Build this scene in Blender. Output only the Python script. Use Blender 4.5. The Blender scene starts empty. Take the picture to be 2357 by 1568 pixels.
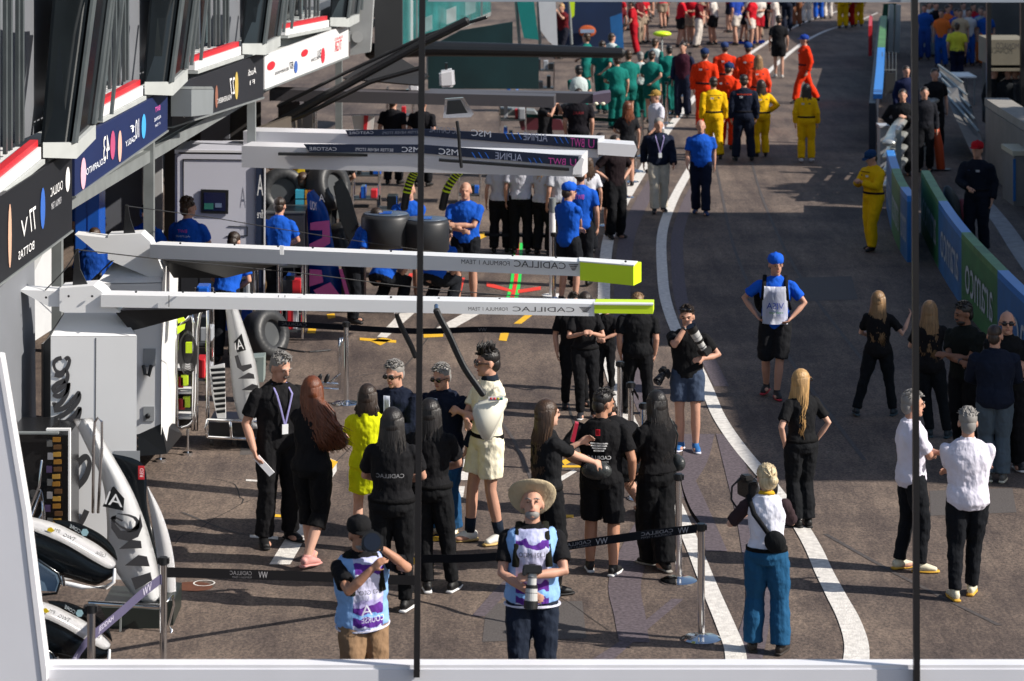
import bpy, bmesh, math, random
from mathutils import Vector, Matrix, Euler
random.seed(7)
R = math.radians
SC = bpy.context.scene
# ---------------------------------------------------------------- camera
F, H, HY, CX = 6300.0, 7.1, -386.0, 1178.5
cam = bpy.data.cameras.new('camera'); co = bpy.data.objects.new('camera', cam)
SC.collection.objects.link(co); SC.camera = co
co.location = (0, 0, H); co.rotation_euler = (R(90), 0, 0)
cam.sensor_width = 36; cam.lens = 36*F/2357; cam.shift_y = -(784-HY)/2357
cam.clip_start = .5; cam.clip_end = 2000
cam.dof.use_dof = True; cam.dof.focus_distance = 28.5; cam.dof.aperture_fstop = 3.2
SC.render.resolution_x, SC.render.resolution_y = 1024, 681
# ---------------------------------------------------------------- light
EL, AZ = R(35), R(-15)       # sun height, and its turn from +X (negative = towards the camera)
w = bpy.data.worlds.new('World'); SC.world = w; w.use_nodes = True
nt = w.node_tree; bg = nt.nodes['Background']
sky = nt.nodes.new('ShaderNodeTexSky'); sky.sky_type = 'NISHITA'; sky.sun_disc = False
sky.sun_elevation = EL; sky.sun_rotation = R(90)-AZ
nt.links.new(sky.outputs[0], bg.inputs[0]); bg.inputs[1].default_value = .088
sl = bpy.data.lights.new('sun', 'SUN'); sl.energy = 4.9; sl.angle = R(.5); sl.color = (1, .93, .84)
so = bpy.data.objects.new('sun', sl); SC.collection.objects.link(so)
sd = Vector((math.cos(EL)*math.cos(AZ), math.cos(EL)*math.sin(AZ), math.sin(EL)))
so.rotation_euler = sd.to_track_quat('Z', 'Y').to_euler()
SC.view_settings.view_transform = 'Standard'; SC.view_settings.look = 'None'
SC.view_settings.exposure = 0.42; SC.view_settings.gamma = 1
# ---------------------------------------------------------------- helpers
def GY(py): return H*F/(py-HY)
def P(px, py, Y): return Vector(((px-CX)*Y/F, Y, H-(py-HY)*Y/F))
def G(px, py, z=0.0):
    Y = (H-z)*F/(py-HY); return Vector(((px-CX)*Y/F, Y, z))
COL = SC.collection
def lin(c): return c if not isinstance(c, str) else tuple((((int(c[i:i+2], 16)/255)+.055)/1.055)**2.4 if int(c[i:i+2], 16) > 10 else int(c[i:i+2], 16)/255/12.92 for i in (0, 2, 4))
MATS = {}
def mat(name, col=(.5,.5,.5), rough=.5, metal=0, var=.08, scale=3, bump=0, bscale=20, stretch=None, emit=0, spec=.5):
    if name in MATS: return MATS[name]
    m = bpy.data.materials.new(name); m.use_nodes = True; t = m.node_tree; b = t.nodes['Principled BSDF']
    c = lin(col)
    b.inputs['Roughness'].default_value = rough; b.inputs['Metallic'].default_value = metal
    b.inputs['Specular IOR Level'].default_value = spec
    tc = t.nodes.new('ShaderNodeTexCoord'); mp = t.nodes.new('ShaderNodeMapping')
    t.links.new(tc.outputs['Object'], mp.inputs[0])
    if stretch: mp.inputs['Scale'].default_value = stretch
    n = t.nodes.new('ShaderNodeTexNoise'); n.inputs['Scale'].default_value = scale; n.inputs['Detail'].default_value = 5
    t.links.new(mp.outputs[0], n.inputs['Vector'])
    mx = t.nodes.new('ShaderNodeMix'); mx.data_type = 'RGBA'
    mx.inputs[6].default_value = (*[max(0, v*(1-var*1.6)) for v in c], 1)
    mx.inputs[7].default_value = (*[min(1, v*(1+var*1.6)) for v in c], 1)
    t.links.new(n.outputs[0], mx.inputs[0]); t.links.new(mx.outputs[2], b.inputs['Base Color'])
    if bump:
        n2 = t.nodes.new('ShaderNodeTexNoise'); n2.inputs['Scale'].default_value = bscale; n2.inputs['Detail'].default_value = 3
        t.links.new(mp.outputs[0], n2.inputs['Vector'])
        bp = t.nodes.new('ShaderNodeBump'); bp.inputs['Strength'].default_value = bump; bp.inputs['Distance'].default_value = .03
        t.links.new(n2.outputs[0], bp.inputs['Height']); t.links.new(bp.outputs[0], b.inputs['Normal'])
    if emit:
        t.links.new(mx.outputs[2], b.inputs['Emission Color']); b.inputs['Emission Strength'].default_value = emit
    MATS[name] = m; return m
def cloth(col, name=None, rough=.88):
    k = name or 'cloth_'+(col if isinstance(col, str) else '_'.join('%.3f' % v for v in col))
    return mat(k, col, rough, 0, .12, 6, .8, 11, (1, 1, .5), spec=.2)
def obj(name, bm, m, parent=None, smooth=False):
    me = bpy.data.meshes.new(name)
    if isinstance(bm, bmesh.types.BMesh):
        bmesh.ops.recalc_face_normals(bm, faces=bm.faces); bm.to_mesh(me); bm.free()
    else: me = bm
    if smooth: me.shade_smooth()
    me.materials.append(m)
    o = bpy.data.objects.new(name, me); COL.objects.link(o)
    if parent: o.parent = parent
    return o
def tag(o, label, cat=None, group=None, kind=None):
    if kind: o['kind'] = kind
    if label: o['label'] = label
    if cat: o['category'] = cat
    if group: o['group'] = group
    return o
def thing(name, label, cat, loc=(0,0,0), rz=0, group=None):
    o = bpy.data.objects.new(name, None); COL.objects.link(o); o.location = loc; o.rotation_euler = (0,0,rz)
    o.empty_display_size = .1
    return tag(o, label, cat, group)
def root_at(name, label, cat, loc, group=None):
    """a thing whose parts are written in world coordinates"""
    o = thing(name, label, cat, loc, 0, group); return o
def part(name, bm, m, root, smooth=False):
    """bm in world coordinates -> child of root"""
    if root is not None:
        bmesh.ops.translate(bm, verts=bm.verts, vec=-Vector(root.location))
    return obj(name, bm, m, root, smooth)
def NB(): return bmesh.new()
def box(bm, a, b):
    a = Vector(a); b = Vector(b); c = (a+b)/2; s = b-a
    bmesh.ops.create_cube(bm, size=1, matrix=Matrix.Translation(c) @ Matrix.Diagonal((abs(s.x), abs(s.y), abs(s.z), 1))); return bm
def hexa(bm, f, b):
    """prism between polygon f and polygon b"""
    v = [bm.verts.new(p) for p in f]; u = [bm.verts.new(p) for p in b]; n = len(f)
    bm.faces.new(v); bm.faces.new(u[::-1])
    for i in range(n): bm.faces.new((v[i], v[(i+1) % n], u[(i+1) % n], u[i]))
    return bm
def plate(bm, pts, Y, t=.03, off=None):
    """picture-plane polygon (px,py) standing at depth Y (number or per point), with thickness t going back"""
    Ys = Y if isinstance(Y, (list, tuple)) else [Y]*len(pts)
    f = [P(x, y, q) for (x, y), q in zip(pts, Ys)]
    o = Vector(off) if off else Vector((0, t, 0))
    return hexa(bm, f, [p+o for p in f])
def tube(bm, pts, rad, side=(1,0,0), n=12, cap=True):
    pts = [Vector(p) for p in pts]; side = Vector(side)
    rr = [(r, r) if not isinstance(r, (tuple, list)) else r for r in (rad if isinstance(rad, (list, tuple)) else [rad]*len(pts))]
    tn = []
    for i in range(len(pts)):
        d = (pts[min(i+1, len(pts)-1)]-pts[max(i-1, 0)])
        tn.append(d.normalized() if d.length > 1e-7 else Vector((0,0,1)))
    if cap:
        a, b = rr[0], rr[-1]; ea, eb = min(a), min(b)
        pts = [pts[0]-tn[0]*ea*.5]+pts+[pts[-1]+tn[-1]*eb*.5]
        rr = [(a[0]*.6, a[1]*.6)]+rr+[(b[0]*.6, b[1]*.6)]; tn = [tn[0]]+tn+[tn[-1]]
    rings = []
    for p, r, t in zip(pts, rr, tn):
        s = side-t*side.dot(t)
        if s.length < .05: s = Vector((0,1,0))-t*t.y if abs(t.y) < .9 else Vector((0,0,1))-t*t.z
        s.normalize(); u = t.cross(s)
        rings.append([bm.verts.new(p+s*r[0]*math.cos(2*math.pi*k/n)+u*r[1]*math.sin(2*math.pi*k/n)) for k in range(n)])
    for a, b in zip(rings, rings[1:]):
        for k in range(n): bm.faces.new((a[k], a[(k+1) % n], b[(k+1) % n], b[k]))
    bm.faces.new(rings[0][::-1]); bm.faces.new(rings[-1]); return bm
def ell(bm, c, r, rot=None, nu=14, nv=9):
    M = Matrix.Translation(Vector(c))
    if rot is not None: M = M @ rot.to_4x4()
    r = (r, r, r) if not isinstance(r, (tuple, list)) else r
    bmesh.ops.create_uvsphere(bm, u_segments=nu, v_segments=nv, radius=1, matrix=M @ Matrix.Diagonal((*r, 1))); return bm
def cyl(bm, a, b, r, n=16, r2=None):
    a = Vector(a); b = Vector(b); d = b-a
    M = Matrix.Translation((a+b)/2) @ d.to_track_quat('Z', 'Y').to_matrix().to_4x4()
    bmesh.ops.create_cone(bm, cap_ends=True, segments=n, radius1=r, radius2=r if r2 is None else r2, depth=d.length, matrix=M); return bm
def lathe(bm, c, prof, n=28):
    c = Vector(c); rings = [[bm.verts.new(c+Vector((r*math.cos(2*math.pi*k/n), r*math.sin(2*math.pi*k/n), z))) for k in range(n)] for r, z in prof]
    for a, b in zip(rings, rings[1:]):
        for k in range(n): bm.faces.new((a[k], a[(k+1) % n], b[(k+1) % n], b[k]))
    bm.faces.new(rings[0][::-1]); bm.faces.new(rings[-1]); return bm
_TX = {}
def text_verts(s):
    """flat text as (verts, faces), width/height normalised to its box"""
    if s not in _TX:
        c = bpy.data.curves.new('t', 'FONT'); c.body = s; c.size = 1; c.resolution_u = 3
        o = bpy.data.objects.new('t', c); COL.objects.link(o); bpy.context.view_layer.update()
        me = bpy.data.meshes.new_from_object(o.evaluated_get(bpy.context.evaluated_depsgraph_get()))
        vs = [v.co.copy() for v in me.vertices]; fs = [tuple(p.vertices) for p in me.polygons]
        bpy.data.objects.remove(o); bpy.data.curves.remove(c); bpy.data.meshes.remove(me)
        x0, x1 = min(v.x for v in vs), max(v.x for v in vs); y0, y1 = min(v.y for v in vs), max(v.y for v in vs)
        _TX[s] = ([((v.x-x0)/(x1-x0), (v.y-y0)/(y1-y0)) for v in vs], fs)
    return _TX[s]
def text_on(bm, s, fn, mirror=True):
    vs, fs = text_verts(s); V = [bm.verts.new(fn(1-u if mirror else u, v)) for u, v in vs]
    for f in fs:
        try: bm.faces.new([V[i] for i in f])
        except ValueError: pass
    return bm
def quad_fn(a, b, c, d, lift=(0,-.006,0)):
    """a=bottom left, b=bottom right, c=top right, d=top left (world)"""
    l = Vector(lift)
    return lambda u, v: (a*(1-u)+b*u)*(1-v)+(d*(1-u)+c*u)*v+l
# ---------------------------------------------------------------- people
SKIN = {'f': (.50,.27,.19), 't': (.40,.20,.125), 'd': (.22,.105,.065), 'l': (.58,.34,.25)}
HAIR = {'black': (.012,.010,.010), 'brown': (.05,.026,.014), 'auburn': (.13,.035,.012), 'blond': (.42,.25,.10), 'grey': (.22,.21,.20), 'dark': (.028,.017,.012), 'dblond': (.22,.13,.06), 'pale': (.55,.44,.27)}
def bib_material(s):
    if 'bib%.3f' % s in MATS: return MATS['bib%.3f' % s]
    m = cloth('b8b4dc', 'bib%.3f' % s); t = m.node_tree; b = t.nodes['Principled BSDF']; L = t.links.new
    tc = t.nodes.new('ShaderNodeTexCoord'); sp = t.nodes.new('ShaderNodeSeparateXYZ'); L(tc.outputs['Object'], sp.inputs[0])
    ns = t.nodes.new('ShaderNodeTexNoise'); ns.inputs['Scale'].default_value = 9; L(tc.outputs['Object'], ns.inputs[0])
    ad = t.nodes.new('ShaderNodeMath'); ad.operation = 'MULTIPLY_ADD'; L(ns.outputs[0], ad.inputs[0]); ad.inputs[1].default_value = .14*s; L(sp.outputs[2], ad.inputs[2])
    mr = t.nodes.new('ShaderNodeMapRange'); mr.inputs[1].default_value = .86*s; mr.inputs[2].default_value = 1.56*s; L(ad.outputs[0], mr.inputs[0])
    r = t.nodes.new('ShaderNodeValToRGB'); r.color_ramp.interpolation = 'CONSTANT'; e = r.color_ramp.elements
    st = [(0,'1e56a8'),(.10,'c8d0ec'),(.15,'5a2f8c'),(.24,'7fb0e8'),(.30,'5c2c88'),(.40,'b0a8d8'),(.47,'c8c8e4'),(.70,'cfd0ea'),(.76,'5c2f8e'),(.84,'b8bce0')]
    e[0].color = (*lin(st[0][1]), 1); e[1].position = st[1][0]; e[1].color = (*lin(st[1][1]), 1)
    for p_, c_ in st[2:]: x = e.new(p_); x.color = (*lin(c_), 1)
    L(mr.outputs[0], r.inputs[0])
    ab = t.nodes.new('ShaderNodeMath'); ab.operation = 'ABSOLUTE'; L(sp.outputs[0], ab.inputs[0]); gt = t.nodes.new('ShaderNodeMath'); gt.operation = 'GREATER_THAN'; gt.inputs[1].default_value = .128*s; L(ab.outputs[0], gt.inputs[0])
    mx = t.nodes.new('ShaderNodeMix'); mx.data_type = 'RGBA'; L(gt.outputs[0], mx.inputs[0]); L(r.outputs[0], mx.inputs[6]); mx.inputs[7].default_value = (*lin('86aee0'), 1); L(mx.outputs[2], b.inputs['Base Color'])
    return m
def ik(a, b, l1, l2, pole):
    d = b-a; L = d.length
    if L > (l1+l2)*.998: b = a+d*((l1+l2)*.998/L); d = b-a; L = d.length
    x = (l1*l1-l2*l2+L*L)/(2*L); h = math.sqrt(max(l1*l1-x*x, 0)); dn = d.normalized()
    p = Vector(pole); p = p-dn*p.dot(dn)
    if p.length < 1e-4: p = Vector((0,1,0))-dn*dn.y
    return a+dn*x+p.normalized()*h, b
ARM = {  # wrist target (side s multiplies x), elbow pole
 'down': ((.25,-.03,.865), (.3,.8,0)), 'loose': ((.28,-.10,.90), (.5,1,0)), 'pocket': ((.20,-.03,.93), (1,.7,0)),
 'hip': ((.17,-.03,1.03), (1,.55,0)), 'cross': ((-.11,-.23,1.17), (.9,0,-.8)), 'crossb': ((-.09,-.20,1.13), (.9,0,-.8)), 'face': ((.07,-.27,1.53), (.8,-.3,-1)),
 'belly': ((.05,-.27,1.06), (1,.2,-.4)), 'phone': ((.06,-.30,1.22), (.8,.1,-1)), 'back': ((.03,.17,1.0), (1,.6,0)), 'swingf': ((.24,-.24,.93), (.2,1,0)), 'swingb': ((.25,.18,.90), (.2,1,0)),
 'chest': ((.05,-.24,1.3), (.9,.1,-1)), 'out': ((.60,-.25,1.35), (.2,.3,-1)),
}
FOLD = bpy.data.textures.new('folds', 'CLOUDS'); FOLD.noise_scale = .11; FOLD.noise_depth = 1
FOLD2 = bpy.data.textures.new('fine_folds', 'CLOUDS'); FOLD2.noise_scale = .045; FOLD2.noise_depth = 1
def folds(o, k=.022):
    d = o.modifiers.new('Folds', 'DISPLACE'); d.texture = FOLD; d.strength = k; d.mid_level = .42; d.texture_coords = 'LOCAL'
    d = o.modifiers.new('Fine folds', 'DISPLACE'); d.texture = FOLD2; d.strength = k*.35; d.mid_level = .45; d.texture_coords = 'LOCAL'
def remesh(o, vox, it=4):
    m = o.modifiers.new('Remesh', 'REMESH'); m.mode = 'VOXEL'; m.voxel_size = vox; m.use_smooth_shade = True
    s = o.modifiers.new('Smooth', 'SMOOTH'); s.factor = .5; s.iterations = it
def person(label, px, top, feet, yaw=0, sex='m', skin='f', w=1.0, lean=0, side=0, arms=('down','down'), stance=None, hd=(0,0), look=0,
           shirt=('151517','short'), pants=('151517','slim'), shoe='101012', sole=None, hair=('dark','short'), hat=None, shade=False,
           lan=None, watch=False, h=None, loc=None, pelvis=None, belt=None, group=None, jacket_open=None, hem=.86, twist=0, vest=None, beard=None, cuff=None, collar=None, arms_rot=None, skirt=None, phone=None):
    Y = GY(feet) if loc is None else loc[1]
    if h is None: h = H*(feet-top)/(feet-HY)
    s = h/1.76; root = thing('person', label, 'person', G(px, feet) if loc is None else loc, R(yaw), group)
    vox = .0085 if Y < 30.5 else .012 if Y < 42 else .017 if Y < 62 else .025
    near = Y < 36; fem = sex == 'f'
    V = Vector; sw = (.158 if fem else .180)*w; hw = .088 if fem else .09
    st = stance or ((.11,.03),(-.11,-.02))      # L then R ankle xy (+z)
    st = [tuple(a)+(0,)*(3-len(a)) for a in st]
    pz = pelvis or .925
    for a in st: pz = min(pz, a[2]+.085+math.sqrt(max(.848**2-(abs(a[0])-hw)**2-a[1]**2, .01)))
    dz = pz-.925
    Rt = Euler((R(lean), R(side), R(twist))).to_matrix(); pc = V((0,0,.95))
    def T(p): return pc+Rt @ (V(p)-pc)+V((0,0,dz))
    S = lambda p, _s=s: V(p)*_s
    hips = [V((hw*q,0,pz)) for q in (1,-1)]; ank = [V((a[0],a[1],a[2]+.085)) for a in st]
    knees = []
    for i in (0,1):
        k, ank[i] = ik(hips[i], ank[i], .43, .42, (0.12*(1,-1)[i],-1,0)); knees.append(k)
    sh = [T((sw*q,.005,1.385)) for q in (1,-1)]; el = []; wr = []
    for i, q in enumerate((1,-1)):
        a = arms[i]
        if isinstance(a, str): tg, pl = ARM[a]; tg = V((tg[0]*q, tg[1], tg[2])); pl = V((pl[0]*q, pl[1], pl[2]))
        else: tg = V(a[0]); pl = V(a[1]) if len(a) > 1 else V((q*.8,.3,-1))
        if a == 'cross' and q < 0: tg = V((.10,-.26,1.12))
        e, wv = ik(sh[i], T(tg), .29, .26, Rt @ pl); el.append(e); wr.append(wv)
    # torso ring tables: z, rx, ry, y
    cw, cd = (.150,.108) if fem else (.168,.118)
    TR = [(.84,.12,.09,.01),(.90,(.168 if fem else .160),.115,.012),(.96,(.168 if fem else .158),.112,.008),(1.06,(.125 if fem else .145),.095,0),(1.17,.138 if fem else .155,.104,0),(1.29,cw,cd,0),(1.36,cw*1.04,cd*.93,.004),(1.405,cw*.90,.086,.008),(1.44,cw*.66,.07,.010),(1.47,.078,.06,.010)]
    TR = [(z, rx*w, ry*w, y) for z, rx, ry, y in TR]
    def torso(bm, z0, z1, g, k=1.0):
        pts = []; rad = []
        for i, (z, rx, ry, y) in enumerate(TR):
            if z0-.001 <= z <= z1+.001: pts.append(S(T((0,y,z)))); rad.append(((rx*k+g)*s, (ry*k+g)*s))
        tube(bm, pts, rad, side=Rt @ V((1,0,0)), n=20, cap=False)
    def limb(bm, a, b, c, rads, g=0, f0=0, f1=2, k=1.0, cap=False, side=(1,0,0)):
        """a->b->c; rads at a, mid, b, mid, c; f0..f1 fraction 0..2"""
        q = [a, a.lerp(b,.5), b, b.lerp(c,.42), c]; ts = [0,.5,1,1.42,2]; P_, R_ = [], []
        def at(t):
            for i in range(4):
                if t <= ts[i+1]+1e-6:
                    u = (t-ts[i])/(ts[i+1]-ts[i]); return q[i].lerp(q[i+1], u), rads[i]*(1-u)+rads[i+1]*u
        for t in sorted({f0, f1, *[x for x in ts if f0 < x < f1]}):
            p, r = at(t); P_.append(S(p)); R_.append((r*k+g)*s)
        tube(bm, P_, R_, n=12, cap=cap, side=side)
    lr = [.088 if not fem else .09, .074, .054, .056, .036] ; ar = [.050,.046,.039,.038,.026]
    lr = [r*min(w,1.12) for r in lr]; ar = [r*(.88 if fem else 1)*min(w,1.15) for r in ar]
    g0 = max(vox*.9, .012)/s
    # ---- body (one continuous surface)
    bm = NB(); torso(bm, .8, 1.5, -.004)
    nk = T((0,.012,1.43)); hc = T((0,-.012,1.645)); Hr = Rt @ Euler((R(hd[0]),0,R(hd[1]))).to_matrix()
    hc = T((0,-.004,1.528))+Hr @ V((0,-.014,.094)); s0 = s
    tube(bm, [S(nk), S(T((0,.004,1.50))), S(hc+Hr @ V((0,.02,-.05)))], [.068*s*(.82 if fem else 1), .060*s*(.82 if fem else 1), .056*s*(.82 if fem else 1)])
    HP = lambda p: S(hc+Hr @ (V(p)*1.1))
    ell(bm, HP((0,.012,.025)), (.074*s*1.1,.092*s*1.1,.088*s*1.1), Hr); ell(bm, HP((0,-.022,-.045)), (.055*s*1.1,.062*s*1.1,.068*s*1.1), Hr)
    ell(bm, HP((0,-.094,-.012)), (.014*s*1.1,.020*s*1.1,.024*s*1.1), Hr, 8, 6); ell(bm, HP((0,-.076,.022)), (.050*s*1.1,.022*s*1.1,.012*s*1.1), Hr, 10, 6)
    ell(bm, HP((0,-.066,-.088)), (.026*s*1.1,.020*s*1.1,.018*s*1.1), Hr, 8, 6)
    for q in (1,-1): ell(bm, HP((q*.077,.010,-.008)), (.010*s*1.1,.020*s*1.1,.032*s*1.1), Hr, 8, 6)
    for i, q in enumerate((1,-1)):
        ell(bm, S(sh[i]+V((0,0,-.006))), (.046*s*w,)*3, None, 10, 7)
        limb(bm, sh[i], el[i], wr[i], ar, cap=True)
        limb(bm, hips[i], knees[i], ank[i], lr, cap=True)
        ell(bm, S(ank[i]+V((0,-.055,-.045))), (.036*s,.10*s,.032*s), None, 10, 6)
        # hand
        d = (wr[i]-el[i]).normalized(); nrm = V((-q*.9,-.25,.1)) if d.z < -.6 else V((-q*.6,.3,-.3)); nrm = (nrm-d*nrm.dot(d)).normalized(); sd_ = d.cross(nrm)*q
        pe = wr[i]+d*.085
        tube(bm, [S(wr[i]), S(wr[i]+d*.04), S(pe)], [(.026*s,.018*s),(.040*s,.017*s),(.042*s,.014*s)], side=sd_, n=10)
        fr = max(.0085, vox*.62/s)
        curl = .55 if arms[i] in ('down','loose','swingf','swingb','pocket') else .95
        for f, (o_, ln) in enumerate(((-.032,.062),(-.011,.078),(.011,.074),(.031,.058))):
            b0 = pe+sd_*o_*-1; d1 = (d+nrm*curl*(.4+.1*f)).normalized(); d2 = (d+nrm*curl*(1.3+.15*f)).normalized()
            tube(bm, [S(b0), S(b0+d1*ln*.5), S(b0+d1*ln*.5+d2*ln*.5)], [fr*s, fr*s*.95, fr*s*.85], n=6)
        b0 = wr[i]+d*.03+sd_*.03; d1 = (d*.7+sd_*.7+nrm*.35).normalized(); d2 = (d*.9+sd_*.2+nrm*.5).normalized()
        tube(bm, [S(b0), S(b0+d1*.035), S(b0+d1*.035+d2*.03)], [fr*1.2*s, fr*1.1*s, fr*.95*s], n=6)
    body = obj('body', bm, mat('skin_'+skin, SKIN[skin], .55, 0, .10, 12, spec=.35), root); remesh(body, vox*s, 3)
    info = dict(root=root, s=s, T=T, S=S, HP=HP, Hr=Hr, Rt=Rt, wr=wr, el=el, sh=sh, hips=hips, knees=knees, ank=ank, TR=TR, w=w, Y=Y, yaw=yaw, vox=vox, h=h)
    # ---- trousers / shorts / skirt
    if pants:
        pcol, kind = pants; bm = NB()
        f1 = {'slim':1.96,'straight':1.97,'wide':1.99,'jeans':1.98,'shorts':.74,'long_shorts':1.02,'capri':1.34,'skirt':.5,'tights':1.95}[kind]
        g = {'slim':.012,'tights':.006,'wide':.02}.get(kind, .018)+g0*.5
        hem_r = {'slim':.052,'straight':.068,'wide':.105,'jeans':.076,'shorts':.098,'long_shorts':.085,'capri':.072,'tights':.04,'skirt':.1}[kind]
        torso(bm, .8, 1.06, g)
        for i in (0,1):
            r = list(lr)
            if kind in ('shorts','long_shorts'): r = [lr[0]+.006, .088, .080, .08, .08]
            else:
                r = [lr[0], lr[1]+.004+(.01 if kind in ('wide','jeans') else 0), max(lr[2], hem_r*.82), hem_r*.95, hem_r-.01]
            a = hips[i]
            if kind == 'skirt': pass
            else: limb(bm, a, knees[i], ank[i], r, g, 0, f1)
            ell(bm, S(a), ((lr[0]+g)*s,)*3, None, 12, 8)
        if kind == 'skirt':
            z = S(V((0,0,pz))); tube(bm, [z, S(V((0,0,pz-.16))), S(V((0,.0,pz-.30)))], [(.185*s,.13*s),(.195*s,.145*s),(.20*s,.15*s)], n=20, cap=False)
        o = obj('skirt' if kind == 'skirt' else 'shorts' if 'short' in kind else 'trousers', bm, cloth(pcol, None if kind != 'jeans' else 'denim_'+pcol), root); remesh(o, vox*s*1.05, 3); folds(o, .024 if kind != 'tights' else .01); info['pants'] = o
    # ---- shirt
    if shirt:
        scol, kind = shirt[0], shirt[1]; bm = NB(); g = (.021 if kind != 'jacket' else .032)+g0*.4
        torso(bm, min(hem,.96)-.01, 1.5, g)
        if hem < .9: pass
        ends = {'short':.72,'long':1.93,'jacket':1.95,'none':.14,'half':.9,'pushed':1.35}[kind]
        sl_ = []
        for i in (0,1):
            bm2 = NB() if len(shirt) > 2 and shirt[2] else bm; sl_.append(bm2)
            r = list(ar)
            if kind == 'short': r = [ar[0]-.008, ar[1]+.002, ar[2]+.010, .04, .03]
            elif kind in ('long','jacket','pushed'): r = [ar[0], ar[1]+.002, ar[2]+.008, ar[3]+.002, ar[4]+.010]
            ell(bm if kind == 'none' else bm2, S(sh[i]+V((0,0,-.008))), ((.046*w+g*.4)*s,)*3, None, 12, 8)
            if kind != 'none': limb(bm2, sh[i], el[i], wr[i], r, g*.75, 0, ends)
        if kind != 'none' or True:
            tube(bm, [S(T((0,.012,1.44))), S(T((0,.008,1.497)))], [(.085*s,.072*s), (.067*s,.062*s)], cap=False)
        m = shirt[3] if len(shirt) > 3 else cloth(scol)
        o = obj('jacket' if kind == 'jacket' else 'shirt', bm, m, root); remesh(o, vox*s, 3); folds(o, .024); info['shirt'] = o
        if len(shirt) > 2 and shirt[2]:
            for b_ in sl_: o2 = obj('sleeve', b_, cloth(shirt[2]), o); remesh(o2, vox*s, 3); folds(o2, .024)
    if vest:
        bm = NB(); torso(bm, .8 if vest[0] < .9 else .9, 1.45, .042+g0*.5); o = obj('bib', bm, bib_material(s), root); remesh(o, vox*s*1.2, 3); folds(o, .03); info['bib'] = o
        for q in (1,-1):
            bm = NB(); tube(bm, [S(T(v)) for v in ((q*.10,.13,1.34),(q*.105,.09,1.43),(q*.10,.0,1.485),(q*.105,-.09,1.43),(q*.115,-.135,1.34),(q*.13,-.15,1.18))], [(.028*s,.010*s)]*6); obj('strap', bm, cloth('1c1d16'), root, True)
        bm = NB(); r = TR[1]; tube(bm, [S(T((0,r[3],.862))), S(T((0,r[3],.874)))], [((r[1]+.046+g0*.6)*s, (r[2]+.046+g0*.6)*s)]*2, side=Rt @ V((1,0,0)), n=24, cap=False); obj('bib_cord', bm, cloth('d8d8e8'), o)
    if hem > .9 or belt:
        z = .975 if not belt else belt[1]; 
        r = [t for t in TR if abs(t[0]-.96) < .01][0]
        bm = NB(); lathe_pts = [S(T((0,r[3],z-.018))), S(T((0,r[3],z+.018)))]
        tube(bm, lathe_pts, [((r[1]*.97+.026+g0*.6)*s, (r[2]+.024+g0*.6)*s)]*2, side=Rt @ V((1,0,0)), n=20, cap=False)
        obj('belt', bm, cloth(belt[0] if belt else '08080a'), root, True)
    if cuff:
        pass
    # ---- shoes
    for i, q in enumerate((1,-1)):
        bm = NB(); bs = NB()
        a = ank[i]; zr = a.z-.085; sg = V((q*.25,-1,0)).normalized(); toe = -zr*.55
        c = V((a.x,a.y,zr))
        tube(bm, [S(c+V((0,.0,.055))-sg*.055), S(c+V((0,0,.062))), S(c+V((0,0,.050))+sg*.08+V((0,0,toe*.5))), S(c+V((0,0,.036+toe))+sg*.155)],
             [(.034*s,.042*s),(.042*s,.052*s),(.046*s,.036*s),(.036*s,.024*s)], n=12)
        tube(bm, [S(c+V((0,0,.06))), S(c+V((0,0,.115)))], [.046*s,.042*s], n=10, cap=False)
        tube(bs, [S(c-sg*.075+V((0,0,.016))), S(c+V((0,0,.016))), S(c+sg*.09+V((0,0,.014+toe*.6))), S(c+sg*.185+V((0,0,.018+toe)))],
             [(.036*s,.014*s),(.040*s,.015*s),(.048*s,.014*s),(.030*s,.012*s)], n=12)
        so_ = obj('shoe', bm, mat('shoe_'+shoe, shoe, .6, 0, .1), root); remesh(so_, max(vox*s, .009), 2)
        if near or sole: obj('sole', bs, mat('sole_'+(sole or shoe), sole or shoe, .7), so_, True)
        else: bs.free()
    # ---- hair
    s = s0*1.1; rnd = random.Random(hash(label) & 0xffff if False else int(px*7+feet))
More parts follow.
